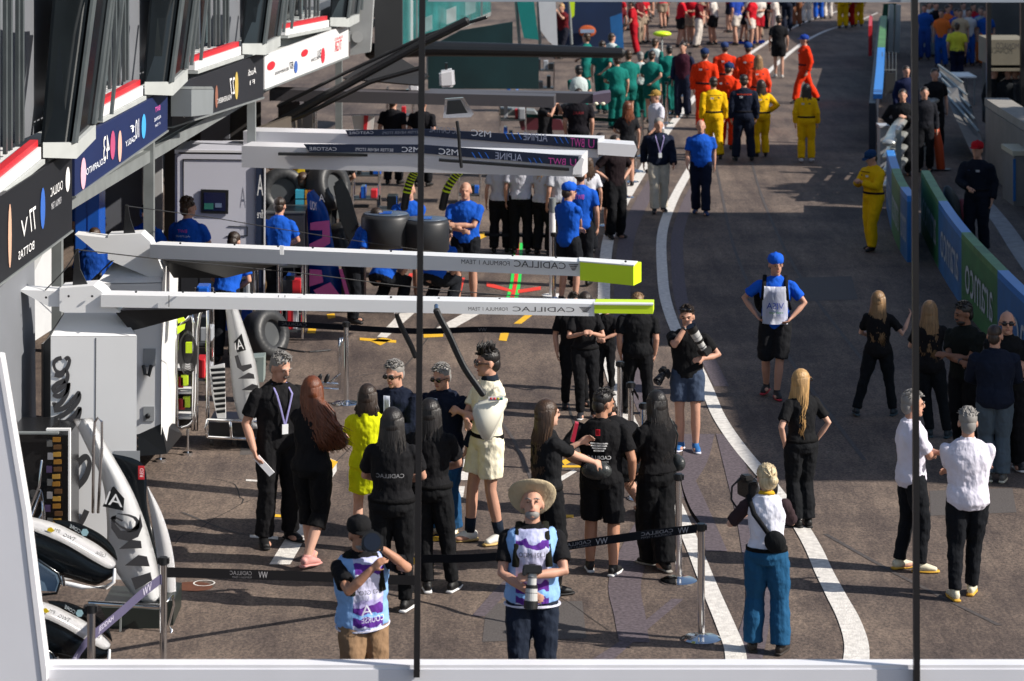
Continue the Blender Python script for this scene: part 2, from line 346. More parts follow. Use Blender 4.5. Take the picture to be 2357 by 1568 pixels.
    if hair:
        hcol, hs = hair; bm = NB(); hm = mat('hair_'+hcol, HAIR[hcol], .42, 0, .2 if hcol == 'grey' else .5, 55, .3, 110, (1,1,.06), spec=.5)
        def locks(n, root_fn, path_fn, r0):
            for _ in range(n):
                pts = path_fn(rnd); tube(bm, [HP(p) for p in pts], [r0*s*(1-.8*j/(len(pts)-1)) for j in range(len(pts))], n=5, cap=False)
        if hs in ('short','quiff','buzz','curly'):
            k = .93 if hs == 'buzz' else 1
            ell(bm, HP((0,.024,.046)), (.0795*s*k,.092*s*k,.082*s*k), Hr); ell(bm, HP((0,.058,-.01)), (.066*s*k,.056*s*k,.075*s*k), Hr)
            if near and hs != 'buzz' and not hat:
                def pf(r):
                    a = r.uniform(0, math.tau); e = r.uniform(.25, 1.5); n_ = V((math.cos(a)*math.cos(e)*.078, .024+math.sin(a)*math.cos(e)*.09, .046+math.sin(e)*.082)); 
                    d = (n_-V((0,.05,.0))).normalized(); return [n_*.97, n_+d*.012+V((0,-.012,.004)), n_+d*.010+V((r.uniform(-.02,.02),-.03,.004))]
                locks(110, None, pf, .007)
            if hs == 'quiff':
                for _ in range(60):
                    x = rnd.uniform(-.055,.055); y = rnd.uniform(-.07,.06); b0 = V((x,y,.10)); L = rnd.uniform(.05,.095)*(1-abs(y)*4)
                    tube(bm, [HP(b0), HP(b0+V((x*.2,.0,L*.6))), HP(b0+V((x*.4+rnd.uniform(-.01,.01),.02,L)))], [.012*s,.009*s,.002*s], n=5, cap=False)
                ell(bm, HP((0,0,.105)), (.065*s,.075*s,.05*s), Hr)
            if hs == 'curly':
                for _ in range(60):
                    a = rnd.uniform(0, math.tau); e = rnd.uniform(.1, 1.5)
                    ell(bm, HP((math.cos(a)*math.cos(e)*.082, .028+math.sin(a)*math.cos(e)*.09, .05+math.sin(e)*.09)), rnd.uniform(.014,.024)*s, None, 7, 5)
        elif hs in ('long','verylong','bob','windy','bun'):
            ell(bm, HP((0,.022,.034)), (.086*s,.098*s,.092*s), Hr); 
            ell(bm, HP((0,.045,-.02)), (.084*s,.075*s,.085*s), Hr)
            L = {'long':.34,'verylong':.46,'bob':.13,'windy':.40,'bun':0}[hs]
            if L:
                nl = 230 if near else 50
                drift = V((-.16,.03,.02)) if hs == 'windy' else V((0,0,0))
                tube(bm, [HP((0,.035,.02)), HP((0,.055,-.06)), HP(V((0,.085,-.06-L*.45))+drift*.4), HP(V((0,.085,-.06-L*.85))+drift*.8)], [(.084*s,.07*s),(.092*s,.062*s),(.09*s,.04*s),(.06*s,.022*s)], side=Hr @ V((1,0,0)))
                for _ in range(nl):
                    a = rnd.uniform(-.35, math.pi+.35); cx, cy = math.cos(a), math.sin(a)
                    l = L*rnd.uniform(.68, 1.14); wv = rnd.uniform(-.022,.022); dr = drift*rnd.uniform(.5,1.3)
                    pts = [V((cx*.05,.02+cy*.05,.10)), V((cx*.088,.022+cy*.092,.03)), V((cx*.094,.03+cy*.07,-.07)),
                           V((cx*.097+wv,.05+cy*.055,-.07-l*.4))+dr*.4, V((cx*.09-wv,.065+cy*.045,-.07-l*.75))+dr*.8, V((cx*.075+wv*2,.07+cy*.035,-.07-l))+dr*1.25]
                    if hs != 'bob': pts[3:] = [p+V((0,.02,0)) for p in pts[3:]]
                    tube(bm, [HP(p) for p in pts], [.003*s,.007*s,.0085*s,.008*s,.006*s,.001*s], n=5, cap=False)
            if hs == 'bun':
                ell(bm, HP((-.01,.125,-.01)), (.045*s,.038*s,.042*s), Hr)
                for _ in range(60):
                    a = rnd.uniform(0, math.tau); e = rnd.uniform(.2,1.4)
                    n_ = V((math.cos(a)*math.cos(e)*.088,.022+math.sin(a)*math.cos(e)*.1,.034+math.sin(e)*.094)); tube(bm, [HP(n_), HP(n_.lerp(V((0,.12,.0)),.4)*1.12), HP((0,.12,0))], [.004*s,.008*s,.004*s], n=5, cap=False)
        elif hs == 'rim':
            ell(bm, HP((0,.045,-.005)), (.079*s,.068*s,.05*s), Hr)
        obj('hair', bm, hm, root, True)
    if beard:
        bm = NB(); ell(bm, HP((0,-.036,-.075)), (.052*s,.053*s,.036*s), Hr)
        if beard[1] != 'chin': ell(bm, HP((0,-.088,-.042)), (.034*s,.014*s,.010*s), Hr)
        obj('beard', bm, mat('hair_'+beard[0], HAIR[beard[0]], .6), root, True)
    if near:
        bm = NB()
        for q in (1,-1): ell(bm, HP((q*.031,-.083,.006)), (.012*s,.008*s,.006*s), Hr, 8, 5)
        obj('eyes', bm, mat('eye', (.05,.035,.03), .25), body, True)
        bm = NB(); ell(bm, HP((0,-.083,-.055)), (.023*s,.009*s,.006*s), Hr, 8, 5); obj('mouth', bm, mat('lip', (.30,.10,.08), .5), body, True)
        bm = NB()
        for q in (1,-1): tube(bm, [HP((q*.014,-.092,.026)), HP((q*.032,-.092,.032)), HP((q*.050,-.082,.026))], .0045*s, n=5)
        obj('eyebrows', bm, mat('hair_'+(hair[0] if hair else 'brown'), HAIR[hair[0] if hair else 'brown'], .6), body, True)
    if shade:
        bm = NB()
        for q in (1,-1):
            ell(bm, HP((q*.034,-.096,.006)), (.030*s,.008*s,.021*s), Hr, 10, 6); tube(bm, [HP((q*.06,-.088,.01)), HP((q*.080,-.03,.008)), HP((q*.080,.015,.0))], .004*s, n=5)
        tube(bm, [HP((-.03,-.101,.013)), HP((.03,-.101,.013))], .004*s, n=5)
        obj('sunglasses', bm, mat('sunglass', (.012,.012,.014), .12), root, True)
    if hat:
        kind, hcol = hat; bm = NB(); hm = cloth(hcol, 'hat_'+hcol)
        if kind in ('cap','capback'):
            d = -1 if kind == 'cap' else 1
            tube(bm, [HP((0,.014,.035)), HP((0,.014,.075)), HP((0,.014,.108)), HP((0,.016,.126)), HP((0,.016,.134))], [(.086*s,.107*s),(.088*s,.107*s),(.078*s,.094*s),(.055*s,.066*s),(.02*s,.025*s)], side=Hr @ V((1,0,0)), n=16)
            tube(bm, [HP((0,.014+d*.085,.045)), HP((0,.014+d*.135,.040)), HP((0,.014+d*.165,.034))], [(.074*s,.007*s),(.066*s,.006*s),(.03*s,.005*s)], side=Hr @ V((1,0,0)), n=12)
        elif kind == 'brim':
            def ring(z, r, rr): return [HP((math.cos(t*math.tau/28)*r, .01+math.sin(t*math.tau/28)*rr, z+.018*math.cos(2*t*math.tau/28)*(r > .12))) for t in range(28)]
            tl = Euler((R(-38),0,0)).to_matrix(); HP0 = HP; HP = lambda p: HP0(tl @ (V(p)-V((0,.02,.06)))+V((0,.02,.06)))
            prof = [(.035,.088,.105),(.040,.13,.145),(.046,.165,.178),(.052,.170,.183),(.050,.13,.145),(.050,.088,.105),(.10,.082,.098),(.135,.066,.08),(.14,.03,.04)]
            rs = [[bm.verts.new(p) for p in ring(*q)] for q in prof]
            for a, b in zip(rs, rs[1:]):
                for k in range(28): bm.faces.new((a[k], a[(k+1) % 28], b[(k+1) % 28], b[k]))
            bm.faces.new(rs[0]); bm.faces.new(rs[-1])
        ho = obj('cap' if 'cap' in kind else 'hat', bm, hm, root, True)
        if kind == 'brim':
            bb = NB(); tube(bb, [HP((0,.01,.055)), HP((0,.01,.072))], [(.090*s,.107*s)]*2, side=Hr @ V((1,0,0)), n=24, cap=False); obj('hat_band', bb, cloth('2a2620'), ho, True); HP = HP0
    s = s0
    if lan:
        bm = NB()
        fy = lambda z, x: -(cd*w+.032+g0)*math.sqrt(max(0, 1-(x/(cw*w+.05))**2))
        for q in (1,-1): tube(bm, [S(T((q*.07,-.03,1.475))), S(T((q*.075,fy(1.4,.07)+.008,1.40))), S(T((q*.04,fy(1.25,.04),1.27))), S(T((.005*q,fy(1.1,0),1.13)))], [(.009*s,.003*s)]*4, n=6)
        lo = obj('lanyard', bm, cloth(lan), root)
        bm = NB(); box(bm, S(V((-.03,-.004,-.045))), S(V((.03,.004,.045)))); bmesh.ops.transform(bm, matrix=Matrix.Translation(S(T((0,fy(1.1,0)-.004,1.085)))) @ Rt.to_4x4(), verts=bm.verts)
        obj('badge', bm, mat('badge', (.7,.72,.75), .3), lo)
    if watch:
        i = 0 if watch == 'L' else 1; d = (el[i]-wr[i]).normalized(); bm = NB()
        cyl(bm, S(wr[i]+d*.015), S(wr[i]+d*.04), .034*s, 14); obj('watch', bm, mat('watch', (.03,.03,.035), .3), root, True)
    return info
def W(i, p):
    """person-local unit coordinates (torso frame) -> world"""
    return i['root'].matrix_basis @ (i['S'](i['T'](p)))
def Wr(i, p): return i['root'].matrix_basis @ (Vector(p))
def chest_text(i, s, x0, x1, z0, z1, col, back=False, mirror=True, name='lettering', rgh=.7):
    rx = (.178*i['w']+.036); ry = (.125*i['w']+.046)+max(i['vox']*.9,.012)/i['s']*.5; q = 1 if back else -1
    def fn(u, v):
        x = x0+(x1-x0)*u; 
        if back: x = -x
        z = z0+(z1-z0)*v
        return i['S'](i['T']((x, q*ry*math.sqrt(max(.05, 1-(x/rx)**2))+.002*q, z)))
    bm = NB(); text_on(bm, s, fn, mirror if not back else mirror)
    return obj(name, bm, mat('print_'+col, col, rgh, 0, .05), i.get('shirt') or i['root'])
def chest_patch(i, pts, col, back=False, lift=.0, name='panel', m=None, n=6):
    """polygon strip of (x,z) quads wrapped on the chest: pts = x0,x1,z0,z1"""
    rx = (.178*i['w']+.042); ry = (.125*i['w']+.044)+max(i['vox']*.9,.012)/i['s']*.5+lift; q = 1 if back else -1
    x0, x1, z0, z1 = pts; bm = NB(); g = []
    for a in range(n+1):
        x = x0+(x1-x0)*a/n; g.append([])
        for b in range(n+1):
            z = z0+(z1-z0)*b/n; y = q*ry*math.sqrt(max(.05, 1-(x/rx)**2)); g[-1].append(bm.verts.new(i['S'](i['T']((x,y,z)))))
    for a in range(n):
        for b in range(n): bm.faces.new((g[a][b], g[a+1][b], g[a+1][b+1], g[a][b+1]))
    r = bmesh.ops.solidify(bm, geom=bm.faces[:], thickness=.004)
    return obj(name, bm, m or cloth(col), i.get('shirt') or i['root'], True)
def camera_prop(label, c, d, lens=.22, r=.045, col='18181a', white=False, up=(0,0,1), name='camera', k=1.0):
    """a camera at world c, lens pointing along d"""
    c = Vector(c); d = Vector(d).normalized(); u = Vector(up); sx = d.cross(u).normalized(); u = sx.cross(d)
    M = Matrix((sx, d, u)).transposed()
    root = thing(name, label, 'camera', c); bm = NB()
    def B(a, b):
        t = NB(); box(t, a, b); bmesh.ops.bevel(t, geom=t.edges[:], offset=.008, segments=2, affect='EDGES')
        bmesh.ops.transform(t, matrix=M.to_4x4() @ Matrix.Scale(k, 4), verts=t.verts); me = bpy.data.meshes.new('x'); t.to_mesh(me); t.free(); bm.from_mesh(me); bpy.data.meshes.remove(me)
    B((-.075,-.035,-.055), (.075,.03,.045)); B((-.035,-.04,.04), (.035,.02,.075)); B((-.08,-.01,-.06), (-.045,.05,.05))
    obj('camera_body', bm, mat('camera_black', col, .45, bump=.2, bscale=200), root)
    lm = mat('lens_white', (.46,.46,.45), .4) if white else mat('camera_black', col, .45)
    bm = NB(); D = M @ Vector((0,1,0)); cyl(bm, D*.03*k, D*(.03+lens*.45)*k, r*.8*k, 20); cyl(bm, D*(.03+lens*.45)*k, D*(.03+lens)*k, r*k, 20, r*1.12*k)
    lo = obj('lens', bm, lm, root, False)
    bm = NB(); cyl(bm, D*(.03+lens*.42)*k, D*(.03+lens*.55)*k, r*1.04*k, 20); obj('focus_ring', bm, mat('camera_black2', '0c0c0e', .5), lo)
    for f_ in (.12,.70,.86):
        bm = NB(); cyl(bm, D*(.03+lens*f_)*k, D*(.03+lens*(f_+.05))*k, r*(.86 if f_ < .4 else 1.06)*k, 20); obj('zoom_ring', bm, mat('ring_grey', (.10,.10,.11), .5), lo)
    bm = NB(); cyl(bm, D*(.03+lens)*k, D*(.03+lens*1.28)*k, r*1.22*k, 22)
    obj('lens_hood', bm, mat('camera_black2', '0c0c0e', .5), lo)
    bm = NB(); cyl(bm, D*(.032+lens*1.28)*k, D*(.036+lens*1.28)*k, r*.98*k, 20); obj('front_glass', bm, mat('lens_glass', (.01,.012,.02), .05), lo)
    return root
# ================================================================ ground and painted marks
def asphalt():
    m = bpy.data.materials.new('asphalt'); m.use_nodes = True; t = m.node_tree; b = t.nodes['Principled BSDF']; L = t.links.new
    tc = t.nodes.new('ShaderNodeTexCoord')
    def noise(sc, det=4, ro=.6, st=None):
        n = t.nodes.new('ShaderNodeTexNoise'); n.inputs['Scale'].default_value = sc; n.inputs['Detail'].default_value = det; n.inputs['Roughness'].default_value = ro
        if st:
            mp = t.nodes.new('ShaderNodeMapping'); mp.inputs['Scale'].default_value = st; L(tc.outputs['Object'], mp.inputs[0]); L(mp.outputs[0], n.inputs[0])
        else: L(tc.outputs['Object'], n.inputs[0])
        return n.outputs[0]
    def ramp(src, a, b_, ca, cb):
        r = t.nodes.new('ShaderNodeValToRGB'); r.color_ramp.elements[0].position = a; r.color_ramp.elements[1].position = b_
        r.color_ramp.elements[0].color = (*ca, 1); r.color_ramp.elements[1].color = (*cb, 1); L(src, r.inputs[0]); return r.outputs[0]
    def mul(a, c, f=1):
        x = t.nodes.new('ShaderNodeMix'); x.data_type = 'RGBA'; x.blend_type = 'MULTIPLY'; x.inputs[0].default_value = f; L(a, x.inputs[6]); L(c, x.inputs[7]); return x.outputs[2]
    base = ramp(noise(.42, 5, .62), .36, .64, (.088,.072,.067), (.176,.142,.119))
    sp = ramp(noise(34, 4, .75, (1,.55,1)), .36, .66, (.55,.55,.57), (1.52,1.44,1.36)); sp2 = ramp(noise(11, 5, .7, (1,.35,1)), .3, .7, (.72,.72,.74), (1.28,1.26,1.22))
    st = ramp(noise(2.2, 5, .7, (1,.12,1)), .35, .6, (.66,.65,.68), (1.10,1.09,1.07))
    c = mul(mul(mul(base, sp), sp2), st)
    L(c, b.inputs['Base Color']); b.inputs['Roughness'].default_value = .85; b.inputs['Specular IOR Level'].default_value = .3
    bp = t.nodes.new('ShaderNodeBump'); bp.inputs['Strength'].default_value = .6; bp.inputs['Distance'].default_value = .012; L(noise(40, 4, .8), bp.inputs['Height']); L(bp.outputs[0], b.inputs['Normal'])
    return m
ASPH = asphalt()
bm = NB(); bmesh.ops.create_grid(bm, x_segments=2, y_segments=2, size=700); g = obj('ground', bm, ASPH); g['kind'] = 'structure'
ZL = [.004]
def mark(name, polys, m, z=.004, kind='structure'):
    bm = NB()
    for pl in polys: 
        try: bm.faces.new([bm.verts.new(G(x, y, 0)+Vector((0,0,z))) for x, y in pl])
        except ValueError: pass
    bmesh.ops.recalc_face_normals(bm, faces=bm.faces)
    o = obj(name, bm, m); o['kind'] = kind; return o
PW = mat('paint_white', (.68,.65,.61), .7, 0, .3, 14, .3, 60); PY = mat('paint_yellow', (.78,.44,.02), .7, 0, .2, 8)
GHOST = mat('ghost_purple', (.100,.080,.092), .85, 0, .6, 30)  # double reflection from the glass, painted as purple bands on the asphalt
def catmull(pts, n=6):
    pts = list(pts)
    out = []; p = [pts[0]]+pts+[pts[-1]]
    for i in range(1, len(p)-2):
        for k in range(n):
            t = k/n; out.append(tuple(.5*((2*p[i][j])+(-p[i-1][j]+p[i+1][j])*t+(2*p[i-1][j]-5*p[i][j]+4*p[i+1][j]-p[i+2][j])*t*t+(-p[i-1][j]+3*p[i][j]-3*p[i+1][j]+p[i+2][j])*t**3) for j in range(len(pts[0]))))
    out.append(tuple(pts[-1])); return out
def line(name, pts, m, wd, z=.004):
    q = catmull(pts); P3 = [G(x[0], x[1]) for x in q]; bm = NB(); prev = None
    for i, p in enumerate(P3):
        W_ = wd if len(q[i]) < 3 else q[i][2]*p.y/F
        # width measured across x at constant depth: keeps the band even however steep the line runs
        d = (P3[min(i+1, len(P3)-1)]-P3[max(i-1, 0)]).normalized(); nx = 1
        a = bm.verts.new(p+Vector((-W_/2*nx,0,z))); b = bm.verts.new(p+Vector((W_/2*nx,0,z)))
        if prev: bm.faces.new((prev[0], prev[1], b, a))
        prev = (a, b)
    o = obj(name, bm, m); o['kind'] = 'structure'; return o
LA = [(1985,8,6),(1930,26,8),(1860,48,10),(1800,78,13),(1740,115,16),(1660,172,19),(1590,235,24),(1530,310,28),(1478,395,33),(1436,465,36),(1402,545,39),(1392,625,40),(1390,700,42),(1392,770,43),(1406,850,44),(1432,930,45),(1470,1010,46),(1520,1090,48),(1562,1180,50),(1600,1270,53),(1636,1360,56),(1670,1440,58),(1692,1500,60),(1696,1560,62)]
LB = [(2020,30,6),(1960,55,8),(1905,70,12),(1850,98,15),(1795,142,18),(1735,200,21),(1670,275,25),(1618,345,28),(1580,405,31),(1546,470,34),(1524,540,36),(1524,620,38),(1532,690,40),(1556,760,42),(1590,820,44),(1625,890,46),(1655,960,48),(1702,1030,51),(1765,1105,54),(1825,1185,58),(1868,1255,62),(1898,1320,66),(1925,1372,68),(1955,1430,70),(1972,1490,72),(1966,1560,78)]
LA = [(x, y, w_*(.68 if y < 1300 else .68+.16*(y-1300)/250)) for x, y, w_ in LA]; LB = [(x, y, w_*(.64 if y < 1300 else .64+.2*(y-1300)/250)) for x, y, w_ in LB]
line('lane_line', LA, PW, .2, .008); line('lane_line', LB, PW, .26, .008)
line('reflection_ghost', [(x+42+(0 if y < 800 else 8),y,w_*1.35) for x, y, w_ in LA if y > 330 and y < 1300], GHOST, .2, .004)
line('reflection_ghost', [(x+36,y,w_*1.2) for x, y, w_ in LB if 330 < y < 900], GHOST, .2, .004)
line('reflection_ghost', [(1610,1000,70),(1590,1080,60),(1500,1200,70),(1440,1330,75),(1450,1420,72),(1460,1480,70)], GHOST, .2, .0052)
line('reflection_ghost', [(1668,1000,40),(1700,1100,55),(1730,1220,60),(1745,1400,60),(1700,1560,90)], GHOST, .2, .0056)
line('reflection_ghost', [(1560,1380,28),(1500,1430,30),(1440,1480,34),(1360,1540,60)], GHOST, .2, .006)
line('reflection_ghost', [(1100,1420,30),(1190,1330,40),(1300,1270,36)], GHOST, .2, .0045)
mark('parking_mark', [[(700,1172),(742,1172),(668,1300),(620,1300)], [(745,1050),(775,1062),(775,1085),(712,1180),(706,1150)], [(566,1104),(600,1106),(600,1110),(566,1108)],[(575,1232),(640,1236),(640,1243),(575,1238)]], PW)
mark('painted_mark', [[(742,1050),(778,1064),(742,1112),(735,1090)],[(625,1184),(676,1188),(676,1194),(625,1190)],[(972,1238),(1085,1230),(1085,1238),(972,1250)],[(1290,1186),(1320,1186),(1320,1192),(1290,1192)],[(1292,1062),(1340,1040),(1345,1048),(1300,1072)],[(1292,1072),(1340,1072),(1340,1077),(1292,1077)],[(930,1275),(955,1285),(955,1300),(925,1290)],
    [(1182,746),(1208,726),(1226,726),(1200,746)],[(1152,768),(1172,766),(1166,786),(1148,784)],[(852,786),(880,778),(902,782),(876,796)],[(828,778),(912,784),(912,790),(828,784)],[(975,770),(1020,768),(1020,776),(975,778)],[(752,724),(770,722),(772,732),(755,735)],[(710,757),(728,757),(726,768),(706,768)],[(1090,545),(1115,535),(1120,545),(1095,556)],[(1100,395),(1122,390),(1122,396),(1100,400)]], PY, .0046)
mark('white_dash', [[(1075,1033),(1088,1033),(1088,1046),(1066,1046)],[(1060,1058),(1088,1058),(1088,1076),(1050,1076)],[(1042,1086),(1088,1086),(1080,1106),(1031,1106)],[(1033,1120),(1070,1120),(1066,1146),(1028,1146)],[(868,776),(890,778),(960,716),(930,712)],[(975,772),(1010,776),(1110,720),(1078,716)],[(1270,1108),(1320,1082),(1328,1086),(1290,1110)]], PW, .0042)
cm = mat('chalk_green', (.02,.65,.09), .6); cr = mat('chalk_red', (.75,.05,.03), .6)
line('painted_guide', [(1192,560,22),(1188,640,24),(1178,690,28)], cm, .1, .005); line('painted_guide', [(1192,560,8),(1188,640,9),(1178,690,10)], cr, .1, .008)
mark('painted_guide', [[(1120,650),(1180,668),(1180,674),(1120,660)],[(1192,668),(1245,660),(1245,668),(1192,676)],[(925,672),(942,630),(950,630),(942,680)],[(1040,686),(1062,640),(1070,640),(1058,690)]], cr, .0054)
line('expansion_joint', [(1296,790,4),(1300,900,5),(1330,1000,6)], mat('joint', (.035,.033,.035), .8), .03, .0048)
mark('drain_cover', [[(445+45*math.cos(a), 1351+11*math.sin(a)) for a in [k*math.tau/24 for k in range(24)]]], mat('rust', (.11,.035,.015), .8, 0, .3, 9), .0044)
bm = NB(); c = G(470,1342,.006)
for a in range(24):
    t0, t1 = a*math.tau/24, (a+1)*math.tau/24; bm.faces.new([bm.verts.new(c+Vector((r*math.cos(t),r*math.sin(t),0))) for r, t in ((.09,t0),(.105,t0),(.105,t1),(.09,t1))])
o = obj('painted_ring', bm, PW); o['kind'] = 'structure'
line('track_edge_line', [(2270,470,34),(2310,520,40),(2350,580,46),(2400,650,50)], mat('paint_worn', (.30,.29,.29), .8, 0, .3, 6), .3, .005)
def crack(seed, pts, wd=.012):
    rnd = random.Random(seed); q = [(x+rnd.uniform(-4,4), y+rnd.uniform(-3,3)) for x, y in catmull(pts, 5)]
    line('crack', q, mat('crack', (.03,.027,.027), .9), wd, .0041)
crack(1, [(330,1090),(520,1110),(560,1160)]); crack(2, [(400,1250),(560,1160),(700,1120),(860,980)]); crack(3, [(690,1010),(780,1000),(850,950),(1010,740)], .02); crack(4, [(1270,830),(1400,840),(1480,835)]); crack(5, [(1640,520),(1750,500),(1900,470)])
crack(6, [(1940,840),(2080,835),(2200,850)]); crack(7, [(1120,870),(1250,880)]); crack(8, [(1150,1290),(1400,1450)],.008)
TM = mat('tyre_mark', (.070,.060,.058), .8, 0, .6, 25); SEAM = mat('seam', (.052,.046,.045), .9, 0, .5, 12)
for pts in ([(1640,330,5),(1660,440,6),(1700,600,7),(1800,800,9),(1990,1060,11)], [(1720,330,5),(1760,470,6),(1850,650,8),(2010,860,9)], [(1560,130,4),(1700,60,3),(1820,30,3)], [(1900,1230,12),(2080,1330,13),(2300,1440,14)], [(420,1180,9),(560,1230,9),(760,1240,10)], [(700,900,6),(860,860,6),(1080,850,6)], [(1120,930,7),(1180,1010,8),(1230,1120,9)]): line('tyre_mark', pts, TM, .1, .0034)
for pts in ([(1400,560,2),(1700,556,2),(2040,552,2)], [(1700,985,3),(1950,1000,3),(2350,990,3)], [(330,1135,3),(640,1150,3),(1000,1140,3)], [(640,870,2),(900,862,2),(1280,872,2)], [(1640,330,2),(1800,232,2),(1980,228,2)]): line('asphalt_seam', pts, SEAM, .1, .0030)
mark('asphalt_patch', [[(1120,1390),(1340,1384),(1350,1470),(1110,1478)],[(560,1000),(700,992),(706,1040),(552,1048)],[(1830,640),(1960,636),(1975,690),(1838,694)],[(2140,1130),(2330,1124),(2340,1180),(2142,1188)]], mat('patch_asphalt', (.085,.075,.072), .9, 0, .5, 60), .0026)
# ================================================================ pit building on the left
def FY(px): return 40320/(1600.6-px)
def FP(px, py, off=0.0):
    """point of the facade plane seen at (px,py); off > 0 comes out towards the lane"""
    p = P(px, py, FY(px)); return p+Vector((off, -off*.067, 0))
NX = Vector((-1, .067, 0)).normalized()
def fquad(bm, pts, t=.06, off=0.0):
    f = [FP(x, y, off) for x, y in pts]; return hexa(bm, f, [p+NX*t for p in f])
STEEL = mat('galvanised_steel', (.24,.26,.26), .5, .3, .2, 4); PALE = mat('pale_sill', (.40,.42,.41), .6, 0, .12, 3); RED = mat('red_strip', (.55,.02,.03), .4); WHT = mat('white_metal', (.78,.78,.78), .4, 0, .04)
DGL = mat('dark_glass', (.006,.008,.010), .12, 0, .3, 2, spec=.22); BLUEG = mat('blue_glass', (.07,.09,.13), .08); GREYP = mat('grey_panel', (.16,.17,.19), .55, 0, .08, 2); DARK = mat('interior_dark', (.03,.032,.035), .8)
FRD = mat('window_frame_grey', (.085,.10,.105), .4, .2, .3, 3)
bld = root_at('pit_building', 'long grey pit building with tilted dark window boxes above the garages', 'building', (-6, 30, 0))
def bp_(name, m, fn, smooth=False):
    bm = NB(); fn(bm); return part(name, bm, m, bld, smooth)
def X_at(Y, off=0): return -6.4+.067*Y+off
def wallseg(bm, y0, y1, o0, o1, z0, z1):
    hexa(bm, [Vector((X_at(y0,o0),y0,z0)),Vector((X_at(y0,o1),y0,z0)),Vector((X_at(y0,o1),y0,z1)),Vector((X_at(y0,o0),y0,z1))],
             [Vector((X_at(y1,o0),y1,z0)),Vector((X_at(y1,o1),y1,z0)),Vector((X_at(y1,o1),y1,z1)),Vector((X_at(y1,o0),y1,z1))]); return bm
bp_('upper_storey', GREYP, lambda b: wallseg(b, 22, 62, -7, -.75, 3.55, 9.5))
bp_('roof', STEEL, lambda b: wallseg(b, 22, 62, -7.2, .3, 9.52, 9.8))
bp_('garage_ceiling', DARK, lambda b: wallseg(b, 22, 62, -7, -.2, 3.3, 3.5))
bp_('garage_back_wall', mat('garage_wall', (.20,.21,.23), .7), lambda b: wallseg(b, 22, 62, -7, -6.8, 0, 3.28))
bp_('fascia_beam', STEEL, lambda b: wallseg(b, 22, 56, -.30, -.14, 3.14, 3.28))
# pillars
for px, wd in ((2,14),(62,10),(166,16),(374,14),(604,16),(800,12)):
    def f(b, px=px, wd=wd):
        Y = FY(px); x = X_at(Y); wallseg(b, Y-.045, Y+.045, -.22, -.10, 0, 3.4)
    bp_('pillar', STEEL, f)
# garage partitions and shutters
def gp(name, pts, m, off=-.02, t=.08): return bp_(name, m, lambda b: fquad(b, pts, t, off))
gp('garage_partition', [(0,668),(58,610),(84,600),(88,1010),(0,1090)], mat('grey_board', (.17,.18,.20), .6, 0, .06))
gp('garage_partition', [(86,640),(132,545),(132,760),(86,790)], mat('light_board', (.55,.56,.57), .5), -.06)
bp_('shutter', mat('shutter_grey', (.17,.18,.21), .5), lambda b: plate(b, [(240,340),(326,330),(330,620),(240,640)], 42.2, .1))
bp_('garage_partition', mat('light_board', (.55,.56,.57), .5), lambda b: plate(b, [(332,330),(373,310),(374,620),(334,640)], 42.1, .1))
bp_('shutter', mat('shutter_dark', (.045,.043,.042), .6), lambda b: plate(b, [(378,270),(600,235),(600,440),(378,600)], 47, .1))
bp_('shutter', mat('shutter_grey'), lambda b: plate(b, [(462,262),(528,252),(528,345),(462,355)], 46.8, .1))
gp('shutter', [(630,300),(760,250),(760,330),(630,380)], mat('shutter_brown', (.09,.075,.06), .6), -.3)
